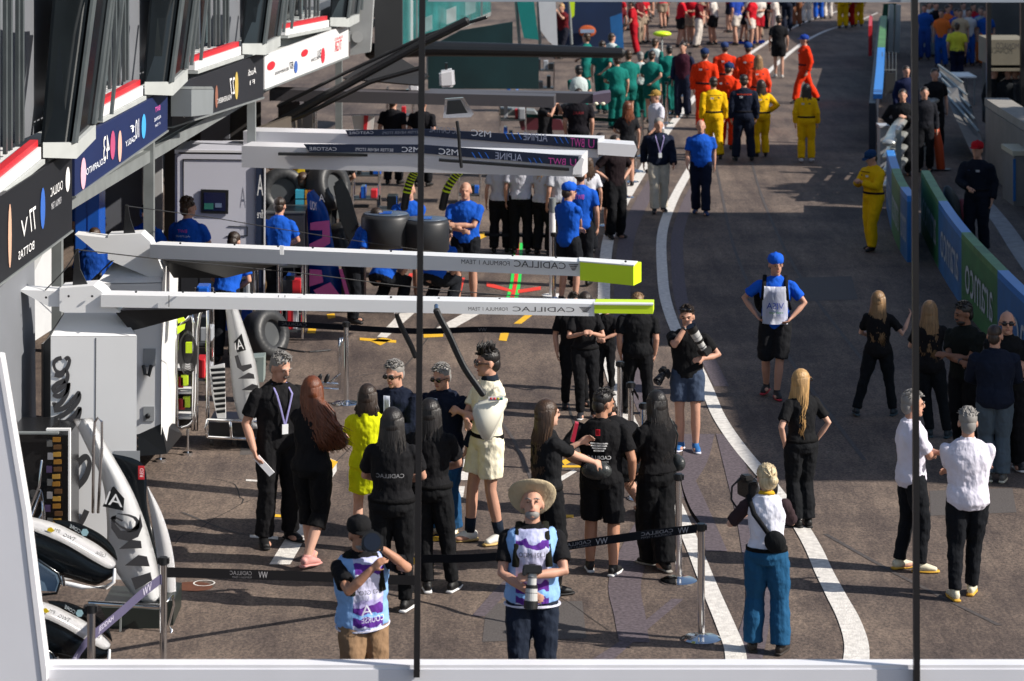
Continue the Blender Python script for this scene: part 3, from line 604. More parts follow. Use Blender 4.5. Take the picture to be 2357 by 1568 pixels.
# window bays: recessed window above a red strip, then a tilted projecting box
bays = [((-40,452),(99,338),(172,294),-9), ((233,250),(333,197),(391,165),0), ((452,143),(558,107),(612,88),0), ((660,66),(760,46),(800,36),0)]
for bi, (a, b, c, q) in enumerate(bays):
    sc = FY(a[0])/28; th = 20/sc
    def strip(dy0, dy1): return [(a[0],a[1]+dy0/sc),(b[0],b[1]+dy0/sc),(b[0],b[1]+dy1/sc),(a[0],a[1]+dy1/sc)]
    bp_('red_strip', RED, lambda k: fquad(k, strip(-14,0), .08, -.05)); bp_('ledge', WHT, lambda k: fquad(k, strip(0.6,24), .5, -.02)); bp_('ledge', PALE, lambda k: fquad(k, strip(25,34), .4, .02))
    win = bp_('window', DGL, lambda k: fquad(k, [(a[0],a[1]-14/sc),(b[0],b[1]-14/sc),(b[0],-120),(a[0],-120)], .05, -.45))
    bm = NB()
    for u in (.02,.10,.17,.30,.36,.50,.58,.70,.78,.90,.97):
        x = a[0]+(b[0]-a[0])*u; y = a[1]+(b[1]-a[1])*u-14/sc
        fquad(bm, [(x,y),(x+3/sc,y-2),(x+3/sc,-120),(x,-120)], .035, -.28+.1*(u > .5))
    part('window_posts', bm, FRD, bld)
    for u, m_, w_ in ((.22,BLUEG,20),(.42,mat('curtain', (.42,.46,.48), .8),22),(.62,BLUEG,16),(.80,mat('curtain_dark', (.08,.12,.13), .8),20)):
        x = a[0]+(b[0]-a[0])*u; y = a[1]+(b[1]-a[1])*u-18/sc
        bp_('blind', m_, lambda k: fquad(k, [(x,y),(x+w_*.55/sc,y-5),(x+w_*.55/sc,-120),(x,-120)], .02, -.38))
    # projecting box
    X0 = b[0]; X1 = c[0]; lean = 52/sc; g_ = c[0]-b[0]
    y0 = b[1]+22/sc; y1 = c[1]+22/sc
    def pj(x, y, off): return FP(x, y, off)
    bmS = NB(); hexa(bmS, [pj(X0,y0,.0),pj(X0+24/sc,y0+2,.22),pj(X1,y1,.22),pj(X1-4,y1-4,-.2)], [pj(X0,y0-30/sc,.0),pj(X0+24/sc,y0-30/sc,.22),pj(X1,y1-28/sc,.22),pj(X1-4,y1-30/sc,-.2)])
    part('box_sill', bmS, PALE, bld)
    bmG = NB(); yb0, yb1 = y0-30/sc, y1-29/sc
    top = -60
    L0 = (yb0-top)*.135; L1 = (yb1-top)*.135
    hexa(bmG, [pj(X0+25/sc,yb0,.18),pj(X1,yb1,.18),pj(X1+L1,top,.18),pj(X0+25/sc+L0,top,.18)], [pj(X0+25/sc,yb0,.13),pj(X1,yb1,.13),pj(X1+L1,top,.13),pj(X0+25/sc+L0,top,.13)])
    part('tilted_pane', bmG, DGL, bld)
    bmF = NB()
    for (x, y, L, wdt) in ((X0+20/sc,yb0,L0,7/sc),(X1-3,yb1,L1,5/sc),(X1+10/sc,yb1-8,L1*.8,4/sc),(X1+34/sc,yb1-20/sc,L1*.7,3/sc)):
        hexa(bmF, [pj(x,y,.22),pj(x+wdt,y,.22),pj(x+wdt+L,top,.22),pj(x+L,top,.22)], [pj(x,y,.19),pj(x+wdt,y,.19),pj(x+wdt+L,top,.19),pj(x+L,top,.19)])
    part('tilted_frame', bmF, FRD, bld)
    # side glass of the box
    bmG = NB(); hexa(bmG, [pj(X0+2,yb0,.0),pj(X0+22/sc,yb0,.17),pj(X0+22/sc+L0,top,.17),pj(X0+2+L0*.6,top,.0)], [pj(X0+2,yb0,-.03),pj(X0+22/sc,yb0,.14),pj(X0+22/sc+L0,top,.14),pj(X0+2+L0*.6,top,-.03)])
    part('side_pane', bmG, DGL, bld)
# infill fascia wall behind banners up to the sills
bp_('upper_fascia', PALE, lambda b: wallseg(b, 22, 56, -.5, -.22, 3.28, 3.95))
# banners
def banner(label, q, col, texts, extra=()):
    o = root_at('banner', label, 'banner', FP(*q[0], .03), 'team banners above the garages'); bm = NB(); fquad(bm, q, .05, .04)
    m = mat('banner_'+col, col, .55, 0, .08, 2)
    part('panel', bm, m, o)
    bl, br, tr, tl = [FP(x, y, .048) for x, y in q]
    fn = lambda u, v: (bl*(1-u)+br*u)*(1-v)+(tl*(1-u)+tr*u)*v
    for s, u0, u1, v0, v1, tc_ in texts:
        bm = NB(); text_on(bm, s, lambda u, v: fn(u0+(u1-u0)*u, v0+(v1-v0)*v)); part('lettering', bm, mat('print_'+tc_, tc_, .7, 0, .05), o)
    for u0, u1, v0, v1, ec in extra:
        bm = NB(); n = 14; c = ((u0+u1)/2, (v0+v1)/2)
        bm.faces.new([bm.verts.new(fn(c[0]+(u1-u0)/2*math.cos(k*math.tau/n), c[1]+(v1-v0)/2*math.sin(k*math.tau/n))) for k in range(n)]); part('emblem', bm, mat('print_'+ec, ec, .7, 0, .05), o)
    bm = NB()
    for k in range(2):
        y = (q[0][1],q[1][1]) if k == 0 else (q[3][1],q[2][1]); s_ = -3 if k == 0 else 3
        fquad(bm, [(q[0][0],y[0]-s_),(q[1][0],y[1]-s_),(q[1][0],y[1]+s_*.3),(q[0][0],y[0]+s_*.3)], .07, .055) if k == 0 else None
    part('lower_rail', bm, STEEL, o)
banner('black team banner with white shield emblem and driver name', [(-30,668),(157,530),(157,345),(-30,465)], '15161b', [('BOTTAS',.30,.49,.12,.22,'e8e8e8'),('77',.43,.51,.34,.62,'e8e8e8'),('V',.33,.41,.35,.56,'d8d8d8'),('CADILLAC',.70,.86,.60,.71,'e8e8e8'),('FORMULA 1 TEAM',.71,.84,.44,.52,'bfc0c4')], [(.90,.96,.52,.83,'d8d8d8'),(.57,.63,.28,.78,'2f5fb0'),(.18,.22,.1,.85,'c8a088')])
banner('navy team banner with pink and light blue emblems', [(163,452),(378,300),(378,206),(163,322)], '14234f', [('COLAPINTO',.10,.29,.24,.36,'e8ecf4'),('43',.27,.33,.28,.76,'f0f0f0'),('GASLY',.50,.61,.28,.40,'e8ecf4'),('10',.61,.65,.30,.72,'e8ecf4'),('BWT',.84,.90,.62,.74,'e060b0'),('ALPINE',.83,.91,.42,.50,'dfe4f0'),('F1 TEAM',.84,.90,.28,.34,'dfe4f0'),('f',.55,.60,.5,.66,'e8ecf4')], [(.34,.39,.2,.78,'b04870'),(.68,.73,.2,.75,'3fa0e0'),(.05,.10,.02,.6,'d8a8b8'),(.42,.46,.05,.7,'d8a898')])
banner('dark charcoal banner with white driver names', [(388,292),(600,224),(600,122),(388,200)], '1d1e24', [('BORTOLETO',.10,.27,.12,.22,'dddddd'),('5',.27,.32,.2,.62,'dddddd'),('HULKENBERG',.44,.60,.2,.32,'dddddd'),('27',.58,.64,.3,.7,'dddddd'),('Audi',.80,.90,.60,.75,'dddddd'),('F1',.82,.88,.38,.48,'dddddd')], [(.35,.39,.1,.6,'c8c0c8'),(.42,.45,.1,.65,'8a5a48'),(.64,.68,.15,.8,'b8a050')])
banner('white banner with red shields and black driver names', [(603,206),(797,130),(797,56),(603,128)], 'dcdcdc', [('BEARMAN',.10,.24,.30,.40,'20242c'),('87',.25,.29,.30,.52,'20242c'),('OCON',.50,.60,.28,.38,'20242c'),('31',.58,.62,.30,.56,'20242c'),('TGR',.80,.90,.30,.62,'d83a48'),('HAAS',.80,.91,.64,.74,'d83a48')], [(.30,.34,.12,.5,'3a5fa8'),(.62,.67,.10,.58,'d02838'),(.38,.46,.52,.74,'c81c2c'),(.02,.10,.5,.76,'c81c2c')])
# loudspeaker box on the charcoal banner
o = root_at('loudspeaker', 'grey loudspeaker box fixed in front of the charcoal banner', 'loudspeaker', FP(412,240,.1)); bm = NB(); fquad(bm, [(384,268),(436,262),(438,206),(384,206)], .25, .3); part('cabinet', bm, mat('speaker_grey', (.20,.22,.23), .6), o)
bm = NB(); fquad(bm, [(384,205),(438,205),(434,199),(388,199)], .25, .3); part('bracket', bm, STEEL, o)
# far end of the building: pale end wall and teal glazed hospitality front
o = root_at('end_wall', 'pale grey end wall with a round vent beside the white banner', 'wall', P(830,110,51)); bm = NB(); plate(bm, [(806,128),(852,120),(862,-40),(806,-40)], 51, .4); part('wall', bm, mat('concrete_pale', (.35,.36,.36), .8, 0, .15, 3), o)
bm = NB(); cyl(bm, P(823,85,50.97), P(823,85,50.9), .11, 20); part('vent', bm, mat('concrete_pale'), o)
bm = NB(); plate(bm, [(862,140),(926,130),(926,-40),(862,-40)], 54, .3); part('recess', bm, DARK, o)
o = root_at('hospitality_front', 'teal glazed hospitality front with white posts at the far garages', 'building', P(1000,100,58)); 
bm = NB(); hexa(bm, [P(918,124,55),P(1130,30,66),P(1130,-40,66),P(918,-60,55)], [p+Vector((-.2,.3,0)) for p in (P(918,124,55),P(1130,30,66),P(1130,-40,66),P(918,-60,55))]); part('glazing', bm, mat('teal_panel', (.012,.13,.13), .25, 0, .6, 1.5), o)
for x, y in ((920,128),(944,118),(955,112),(1003,92),(1040,72),(1075,55),(1105,42)):
    Y = 55+(x-918)/212*11-.15; bm = NB(); plate(bm, [(x,y),(x+6,y-2),(x+6,-60),(x,-60)], Y, .12); part('post', bm, WHT if x < 950 else STEEL, o)
for x, y, c_ in ((965,60,(.35,.5,.5)),(1020,40,(.5,.55,.55)),(1065,20,(.3,.45,.45))):
    Y = 55+(x-918)/212*11-.1; bm = NB(); plate(bm, [(x,y+20),(x+30,y+8),(x+30,y-26),(x,y-14)], Y, .03); part('blind', bm, mat('tealish%d' % x, c_, .6, 0, .3, 4), o)
bm = NB(); hexa(bm, [P(918,130,54.8),P(1130,36,65.8),P(1130,28,65.8),P(918,122,54.8)], [p+Vector((-.2,.3,0)) for p in (P(918,130,54.8),P(1130,36,65.8),P(1130,28,65.8),P(918,122,54.8))]); part('sill', bm, STEEL, o)
# ================================================================ pit gantries with long booms
GW = mat('gantry_white', (.80,.81,.82), .38, 0, .03, 1.5); GW2 = mat('gantry_grey', (.72,.74,.76), .45, 0, .04, 1.5)
LIME = mat('lime_panel', (.62,.85,.02), .4, 0, .04); BLKM = mat('black_metal', (.012,.013,.015), .35); CHR = mat('chrome', (.75,.76,.78), .12, 1, .03); GREY3 = mat('dark_rim', (.05,.055,.06), .4)
NAVY = mat('navy_strip', (.012,.022,.055), .5); RUB = mat('rubber', (.014,.014,.015), .55, bump=.2, bscale=60)
def boom(bm, a, b, hgt, dep, Ya, Yb, ka=1.0):
    """box seen from above: a,b = front top edge ends (px,py); hgt metres; dep metres"""
    A = P(*a, Ya); B = P(*b, Yb); d = (B-A); n = Vector((-d.y, d.x, 0)).normalized()*dep
    if n.y < 0: n = -n
    Z = Vector((0,0,hgt)); Za = Vector((0,0,hgt*ka))
    hexa(bm, [A, B, B-Z, A-Za], [A+n, B+n, B+n-Z, A+n-Za]); return bm
def ptext(root, s, bl, br, h, Yl, Yr, m, lift=.008, name='lettering'):
    """mirrored lettering between picture points bl, br (baseline), h in px"""
    a, b = P(*bl, Yl), P(*br, Yr); c, d = P(br[0], br[1]-h, Yr), P(bl[0], bl[1]-h, Yl)
    bm = NB(); text_on(bm, s, quad_fn(a, b, c, d, (0,-lift,0))); return part(name, bm, m, root)
INK = mat('print_ink', (.05,.05,.055), .5)
def crest(root, x0, x1, y0, y1, Y, m):
    bm = NB()
    for k in range(4):
        u = k/4; s_ = (x1-x0)*.09*k; plate(bm, [(x0+s_,y0+(y1-y0)*u),(x1-s_,y0+(y1-y0)*u),(x1-s_-3,y0+(y1-y0)*(u+.17)),(x0+s_+3,y0+(y1-y0)*(u+.17))], Y, .004)
    return part('crest', bm, m, root)
# ---------------- front gantry
o = root_at('pit_gantry', 'nearest white pit gantry with black script lettering down its cabinet', 'gantry', G(215,1350))
Y1 = 26.0
bm = NB(); hexa(bm, [P(117,775,Y1),P(315,775,Y1),P(313,1400,Y1),P(117,1400,Y1)], [P(130,755,Y1+.5),P(306,755,Y1+.5),P(304,1370,Y1+.5),P(130,1370,Y1+.5)]); part('cabinet', bm, GW, o)
bm = NB(); hexa(bm, [P(117,774,Y1),P(315,774,Y1),P(276,717,Y1+.4),P(150,717,Y1+.4)], [P(117,776,Y1+.5),P(315,776,Y1+.5),P(276,719,Y1+.6),P(150,719,Y1+.6)]); part('sloped_top', bm, GW, o)
bm = NB(); hexa(bm, [P(100,792,Y1+.1),P(116,774,Y1+.01),P(117,1400,Y1+.01),P(100,1400,Y1+.1)], [P(95,792,Y1+.5),P(116,774,Y1+.5),P(117,1400,Y1+.5),P(95,1400,Y1+.5)]); hexa(bm, [P(101,790,Y1+.1),P(148,718,Y1+.4),P(152,718,Y1+.4),P(117,773,Y1)], [P(101,790,Y1+.6),P(148,718,Y1+.6),P(152,718,Y1+.6),P(117,773,Y1+.6)]); part('black_edge', bm, BLKM, o)
bm = NB(); plate(bm, [(137,664),(215,658),(234,671),(276,720),(148,720),(137,716)], Y1+.02, .34); part('neck', bm, GW, o)
bm = NB(); boom(bm, (232,679), (1368,700), .115, .26, Y1-.02, 25.64); bn = part('boom', bm, GW, o)
bm = NB(); A = [(40,667),(137,671),(137,706),(112,706)]; plate(bm, A, Y1+.05, .26); part('boom_tail', bm, GW, o)
bm = NB(); boom(bm, (1368,699.5), (1503,701), .088, .27, 25.63, 25.58); part('lime_end', bm, LIME, o)
bm = NB(); hexa(bm, [P(1366,690.5,25.88),P(1504,692,25.84),P(1504,700,25.57),P(1366,699,25.62)], [p-Vector((0,0,.012)) for p in (P(1366,690.5,25.88),P(1504,692,25.84),P(1504,700,25.57),P(1366,699,25.62))]); part('end_cover', bm, GW, o)
ptext(o, 'CADILLAC', (1180,716), (1322,718), 11, 25.69, 25.65, INK, .02); ptext(o, 'FORMULA 1 TEAM', (1078,714), (1168,715), 8, 25.72, 25.69, INK, .02); crest(o, 1332, 1362, 707, 719, 25.61, INK)
bm = NB()
for x in (388,640,655,1360): plate(bm, [(x,680),(x+1.6,680),(x+1.6,707),(x,707)], 25.9, .01)
part('panel_joints', bm, GREY3, o)
for x, y in ((313,672),(421,672),(494,673),(580,674),(700,677),(900,684),(1010,687),(1150,688),(1440,693)):
    bm = NB(); c = P(x, y, 25.9); ell(bm, c, (.012,.012,.01), None, 8, 5); part('bolt', bm, BLKM, o)
for x, y in ((158,682),(212,682),(106,685)):
    bm = NB(); ell(bm, P(x,y,25.99), .012, None, 8, 5); part('bolt', bm, BLKM, o)
bm = NB(); plate(bm, [(167,657),(172,575),(180,573),(184,620),(202,657)], Y1+.15, .03); part('antenna', bm, BLKM, o)
bm = NB(); hexa(bm, [P(262,715,Y1+.1),P(500,709,Y1+.1),P(330,755,Y1+.15),P(300,762,Y1+.15)], [p+Vector((0,.25,0)) for p in (P(262,715,Y1+.1),P(500,709,Y1+.1),P(330,755,Y1+.15),P(300,762,Y1+.15))]); part('brace', bm, BLKM, o)
bm = NB(); 
for q in ([(262,1038),(322,1038),(322,1088),(262,1088)],): plate(bm, q, Y1-.004, .003)
part('recess', bm, mat('recess_grey', (.30,.32,.34), .6), o)
for x in (271,297): bm = NB(); ell(bm, P(x,1084,Y1-.008), (.022,.006,.008)); part('socket', bm, BLKM, o)
bm = NB(); plate(bm, [(220,778),(221.5,778),(220,1035),(218.5,1035)], Y1-.004, .003); part('seam', bm, GREY3, o)
# script lettering traced as one ribbon
def ribbon(root, pts, wd, Y, m, name='script'):
    q = catmull(pts, 7); bm = NB(); V3 = [P(x[0], x[1], Y) for x in q]; prev = None
    for i, p in enumerate(V3):
        d = (V3[min(i+1, len(V3)-1)]-V3[max(i-1, 0)]); d.y = 0; d.normalize(); n = Vector((-d.z,0,d.x)); w_ = wd*(1.0+.75*abs(d.z*.3+d.x*.8))*Y/F/2
        a = bm.verts.new(p+n*w_); b = bm.verts.new(p-n*w_)
        if prev:
            try: bm.faces.new((prev[0],prev[1],b,a))
            except ValueError: pass
        prev = (a, b)
    return part(name, bm, m, root)
ribbon(o, [(150,828),(156,824),(160,830),(154,848),(140,858),(128,852),(124,838),(130,828),(142,824)], 6, Y1-.010, INK)
ribbon(o, [(126,862),(140,864),(150,852),(156,864),(148,886),(130,900),(122,896),(132,884),(150,876)], 7, Y1-.011, INK)
ribbon(o, [(122,908),(136,912),(152,900),(158,882),(154,906),(140,928),(126,934),(124,926)], 7, Y1-.012, INK)
ribbon(o, [(124,945),(150,938),(172,916),(182,905),(180,922),(160,946),(136,960),(124,965)], 7, Y1-.013, INK)
ribbon(o, [(124,968),(150,972),(172,956),(184,940),(178,964),(152,990),(130,1000),(122,992)], 7, Y1-.014, INK)
ribbon(o, [(200,1175),(184,1205),(160,1218),(146,1196),(150,1160),(170,1130),(196,1100),(206,1066),(196,1052),(176,1074),(152,1130),(140,1180)], 9, Y1-.015, INK)
ribbon(o, [(150,1000),(166,1010),(176,1000),(160,1040),(148,1060)], 8, Y1-.016, INK)
# ---------------- second gantry
o = root_at('pit_gantry', 'second white pit gantry with its boom end lime on two sides', 'gantry', G(370,1060))
Y2 = 30.2
bm = NB(); plate(bm, [(222,655),(374,652),(371,1000),(362,990),(222,1020)], Y2, .9, None); part('cabinet', bm, GW2, o)
bm = NB(); hexa(bm, [P(222,653,Y2),P(373,650,Y2),P(362,604,Y2+.4),P(262,602,Y2+.4)], [P(222,656,Y2+.3),P(373,653,Y2+.3),P(362,606,Y2+.6),P(262,604,Y2+.6)]); part('sloped_top', bm, GW, o)
bm = NB(); hexa(bm, [P(373,650,Y2-.02),P(382,612,Y2+.1),P(384,1040,Y2+.1),P(371,1000,Y2-.02)][::1], [P(410,640,Y2+1.3),P(410,630,Y2+1.35),P(403,985,Y2+1.3),P(402,1000,Y2+1.25)]); part('side_cover', bm, mat('gantry_white_side', (.78,.78,.77), .4, 0, .03), o)
bm = NB(); plate(bm, [(248,542),(325,538),(345,556),(382,640),(372,650),(262,604),(248,597)], Y2+.12, .3); part('neck', bm, GW, o)
bm = NB(); hexa(bm, [P(318,1000,Y2),P(372,975,Y2),P(384,1045,Y2-.05),P(318,1050,Y2-.05)], [P(318,1000,Y2+1),P(403,975,Y2+1.1),P(420,1000,Y2+1.2),P(318,1030,Y2+1)]); part('base', bm, BLKM, o)
bm = NB(); plate(bm, [(216,640),(222,636),(262,600),(256,600)], Y2+.1, .4); plate(bm, [(210,645),(222,640),(222,1000),(210,1000)], Y2+.05, .4); part('black_edge', bm, BLKM, o)
bm = NB(); boom(bm, (345,563), (1335,603), .150, .26, 30.1, 28.35, 1.0); part('boom', bm, GW, o)
bm = NB(); boom(bm, (1335,602), (1458,612), .205, .27, 28.33, 28.13, .95); part('lime_end', bm, LIME, o)
bm = NB(); hexa(bm, [P(1333,592,28.6),P(1468,601,28.4),P(1459,610.5,28.12),P(1333,600.5,28.32)], [p-Vector((0,0,.012)) for p in (P(1333,592,28.6),P(1468,601,28.4),P(1459,610.5,28.12),P(1333,600.5,28.32))]); part('end_cover', bm, GW, o)
bm = NB(); plate(bm, [(172,540),(248,548),(248,584),(226,584)], Y2+.12, .26); part('boom_tail', bm, GW, o)
ptext(o, 'CADILLAC', (1183,613), (1302,619), 15, 28.6, 28.38, INK, .03); ptext(o, 'FORMULA 1 TEAM', (1062,606), (1173,611), 10, 28.8, 28.6, INK, .03); crest(o, 1308, 1332, 608, 624, 28.33, INK)
for x, y in ((415,560),(540,563),(640,567),(720,570),(900,578),(1180,588),(1280,592),(1440,602)):
    bm = NB(); ell(bm, P(x, y, 29.5+(x-640)*-.0016), (.013,.013,.011), None, 8, 5); part('bolt', bm, BLKM, o)
bm = NB(); plate(bm, [(284,540),(288,472),(294,472),(300,505),(312,540)], Y2+.2, .03); part('antenna', bm, BLKM, o)
bm = NB(); hexa(bm, [P(372,598,Y2+.2),P(640,610,Y2-.3),P(520,640,Y2+.1),P(400,640,Y2+.2)], [p+Vector((0,.25,0)) for p in (P(372,598,Y2+.2),P(640,610,Y2-.3),P(520,640,Y2+.1),P(400,640,Y2+.2))]); part('brace', bm, BLKM, o)
bm = NB(); plate(bm, [(644,566),(653,567),(653,587),(644,586)], 29.2, .03); part('bracket', bm, GW, o)
for q, c in (([(330,803),(358,803),(358,842),(330,846)], 'recess_grey'), ([(330,936),(355,936),(355,970),(330,970)], 'recess_grey')):
    bm = NB(); plate(bm, q, Y2-.012, .008); part('recess', bm, mat(c), o)
bm = NB(); ell(bm, P(340,958,Y2-.03), (.03,.02,.03)); part('socket', bm, BLKM, o)
bm = NB(); tube(bm, [P(330,842,Y2-.04),P(334,862,Y2-.06),P(342,866,Y2-.06),P(348,842,Y2-.04)], .02); part('strap', bm, BLKM, o)
for x, y in ((370,1060),(432,1045)):
    bm = NB(); c = G(x, y+2); cyl(bm, c, c+Vector((0,0,.03)), .06); cyl(bm, c, c+Vector((0,0,.3)), .016); part('foot', bm, CHR, o)
# ---------------- air hoses hanging from the front boom, and the control pod in front of the cream man
o = root_at('air_hose', 'black air hose hanging from the nearest boom left of the glass joint', 'hose', P(912,708,25.9), 'air hoses'); bm = NB(); tube(bm, [P(x,y,26.1) for x, y in ((912,710),(914,728),(922,748),(936,776),(948,800),(956,822))], [.018,.022,.026,.026,.026,.022]); part('hose', bm, RUB, o); bm = NB(); cyl(bm, P(912,704,26.05), P(912,722,26.05), .02, 12); part('fitting', bm, CHR, o)
o = root_at('air_hose', 'thick ribbed black hose curving from the nearest boom to the white control pod', 'hose', P(1008,712,25.8), 'air hoses'); bm = NB(); pts = [P(x,y,25.5) for x, y in catmull([(1004,714),(1014,735),(1034,772),(1052,812),(1070,848),(1092,880),(1112,908)], 4)]; tube(bm, pts, .032, n=14)
part('hose', bm, RUB, o)
bm = NB(); tube(bm, [p+Vector((.018,-.032,0)) for p in pts], .005, n=6); part('cable', bm, GREY3, o); bm = NB(); cyl(bm, P(1004,704,25.6), P(1004,718,25.5), .022, 12); part('fitting', bm, CHR, o)
o = root_at('control_pod', 'white moulded control pod with four coloured buttons hanging on the hose before the cream-shirted man', 'control pod', P(1130,950,25.4))
bm = NB(); plate(bm, [(1086,948),(1096,930),(1160,914),(1169,918),(1168,932),(1158,950),(1140,1000),(1128,1018),(1112,1016),(1096,985)], 25.35, .13); bmesh.ops.bevel(bm, geom=bm.edges[:], offset=.02, segments=3, affect='EDGES'); part('pod_shell', bm, mat('pod_white', (.70,.68,.58), .35, 0, .04), o, True)
bm = NB(); plate(bm, [(1124,914),(1158,912),(1158,922),(1124,924)], 25.33, .01); part('button_plate', bm, WHT, o)
for i, c in enumerate(('b01030','c02838','a8a020','107060')): bm = NB(); ell(bm, P(1130+i*8,918,25.32), (.012,.008,.012)); part('button', bm, mat('btn_'+c, c, .4), o)
# ---------------- blue team's white gantry
Y3 = 39.85
o = root_at('pit_gantry', 'wide pearl-white pit gantry with a built-in screen and two navy-striped arms', 'gantry', G(500,790))
PEARL = mat('pearl_grey', (.62,.63,.72), .3, 0, .05, 1.2); PEARL2 = mat('pearl_white', (.74,.74,.77), .3, 0, .03)
bm = NB(); plate(bm, [(402,352),(410,344),(590,346),(592,376),(590,800),(402,800)], Y3, 1.2); bmesh.ops.bevel(bm, geom=[e for e in bm.edges], offset=.04, segments=2, affect='EDGES'); part('cabinet', bm, PEARL, o, False)
bm = NB(); hexa(bm, [P(402,345,Y3),P(592,347,Y3),P(612,322,Y3+1.5),P(424,326,Y3+1.3)], [p-Vector((0,0,.06)) for p in (P(402,345,Y3),P(592,347,Y3),P(612,322,Y3+1.5),P(424,326,Y3+1.3))]); part('roof', bm, PEARL2, o)
bm = NB(); plate(bm, [(589,378),(608,378),(606,800),(589,800)], Y3-.04, .04); part('navy_panel', bm, NAVY, o)
bm = NB(); plate(bm, [(608,377),(611,377),(609,800),(606,800)], Y3-.05, .04); part('trim', bm, PEARL2, o)
ptext(o, 'A', (592,450), (606,450), 48, Y3-.05, Y3-.05, mat('print_e8e8e8'), .02); ptext(o, 'fire', (592,502), (606,502), 20, Y3-.05, Y3-.05, mat('print_e8e8e8'), .02)
bm = NB(); plate(bm, [(421,366),(590,368),(590,369.5),(423,368),(423,470),(421,470)], Y3-.012, .01); plate(bm, [(526,520),(570,522),(570,544),(520,545),(520,543.5),(568,542),(568,523),(526,521)], Y3-.012, .01); part('door_gap', bm, BLKM, o)
bm = NB(); plate(bm, [(462,436),(526,438),(525,493),(462,491)], Y3-.03, .02); so_ = part('screen_frame', bm, BLKM, o)
bm = NB(); plate(bm, [(469,443),(519,444),(519,486),(469,485)], Y3-.036, .005); part('screen', bm, mat('screen_navy', (.01,.014,.05), .2), o)
bm = NB(); plate(bm, [(470,468),(491,468),(491,482),(470,482)], Y3-.041, .004); part('screen_green', bm, mat('screen_teal', (.03,.15,.12), .3), o); bm = NB(); plate(bm, [(495,468),(510,468),(510,478),(495,478)], Y3-.041, .004); part('screen_grey', bm, mat('screen_g', (.14,.19,.30), .3), o)
def striped_arm(name, box_, strip, Yl, Yr, texts):
    (x0,y0),(x1,y1),hh = box_
    bm = NB(); boom(bm, (x0,y0), (x1,y1), hh, .55, Yl, Yr); part('arm', bm, PEARL2, o)
    yy = lambda x: Yl+(Yr-Yl)*(x-x0)/(x1-x0)
    bm = NB(); f = [P(x, y, yy(x)-.03) for x, y in strip]; hexa(bm, f, [p+Vector((0,.025,0)) for p in f]); part('navy_strip', bm, NAVY, o)
    tx = []
    for t_ in texts:
        if t_[0] == '///': tx += [('/', t_[1]+(t_[3]-t_[1])*k/3, t_[2], t_[1]+(t_[3]-t_[1])*(k+.8)/3, t_[4], t_[5], t_[6]) for k in range(3)]
        else: tx.append(t_)
    for s, xa, ya, xb, yb, hpx, c in tx: ptext(o, s, (xa,ya), (xb,yb), hpx, yy(xa)-.03, yy(xb)-.03, mat('print_'+c, c, .6, 0, .05), .02)
striped_arm('upper', ((560,302),(1378,322),.26), [(795,300),(970,297),(1376,319),(1375,344),(970,313),(802,314)], 40.6, 39.6, [('CASTORE',803,309,860,308,6,'c8ccd8'),('BETTER NEVER STOPS',880,309,968,307,6,'8a90a0'),('SSC CAPITAL',988,304,1060,309,14,'8a90a0'),('MSC',1085,312,1130,316,14,'dfe4f0'),('///',1160,318,1205,321,14,'2a70d8'),('ALPINE',1205,322,1260,326,18,'a8b0c8'),('///',1275,328,1312,330,12,'2a70d8'),('BWT',1313,337,1345,339,20,'d84fa8'),('U',1354,340,1368,341,20,'d84fa8')])
striped_arm('lower', ((556,336),(1340,357),.30), [(699,332),(970,333),(1332,360),(1330,383),(970,353),(712,350)], 38.2, 37.4, [('CASTORE',712,346,775,347,8,'c8ccd8'),('BETTER NEVER STOPS',818,347,905,349,7,'c8ccd8'),('MSC',925,350,966,350,12,'dfe4f0'),('MSC',1010,355,1055,358,14,'dfe4f0'),('///',1085,362,1130,365,12,'2a70d8'),('ALPINE',1140,366,1202,371,16,'a8b0c8'),('///',1215,373,1252,376,10,'2a70d8'),('BWT',1262,378,1302,380,15,'d84fa8'),('U',1312,381,1326,382,16,'d84fa8')])
bm = NB(); plate(bm, [(1376,328),(1462,334),(1467,345),(1460,362),(1376,356)], 39.5, .5); part('end_block', bm, PEARL2, o)
bm = NB(); plate(bm, [(1320,386),(1338,362),(1344,366),(1336,402),(1318,402)], 37.35, .4); part('end_block', bm, PEARL2, o)
bm = NB(); plate(bm, [(640,352),(960,356),(960,362),(640,358)], 37.9, .1); plate(bm, [(1010,366),(1310,388),(1310,394),(1010,372)], 37.3, .1); part('under_channel', bm, BLKM, o)
# yellow-black striped hose booms under it
for gi, (pts, lb) in enumerate((([(985,392),(975,410),(965,440),(958,480)],'black strut with lime stripes left of the glass joint'), ([(1112,392),(1098,408),(1080,438),(1070,480)],'black strut with lime stripes right of the glass joint'))):
    pts = [(x-28,y) for x, y in pts] if gi == 0 else [(x-52,y) for x, y in pts]
    o = root_at('striped_strut', lb, 'strut', P(*pts[0],38), 'struts with lime stripes'); bm = NB(); q = [P(x,y,38.3) for x, y in catmull(pts, 4)]; tube(bm, q, .055, n=12); part('strut', bm, BLKM, o)
    for k in range(1, len(q)-1, 1):
        bm = NB(); d = (q[k+1]-q[k])*.4; cyl(bm, q[k], q[k]+d, .062, 14) if k < 9 else None
        if len(bm.verts): part('stripe', bm, LIME, o)
        else: bm.free()
o = root_at('hanging_cable', 'black cable hanging beside the pearl gantry arm', 'cable', P(1055,290,38)); bm = NB(); tube(bm, [P(1052,280,37.2),P(1056,310,37.2),P(1058,350,37.2),P(1062,385,37.2)], .022); part('cable', bm, BLKM, o)
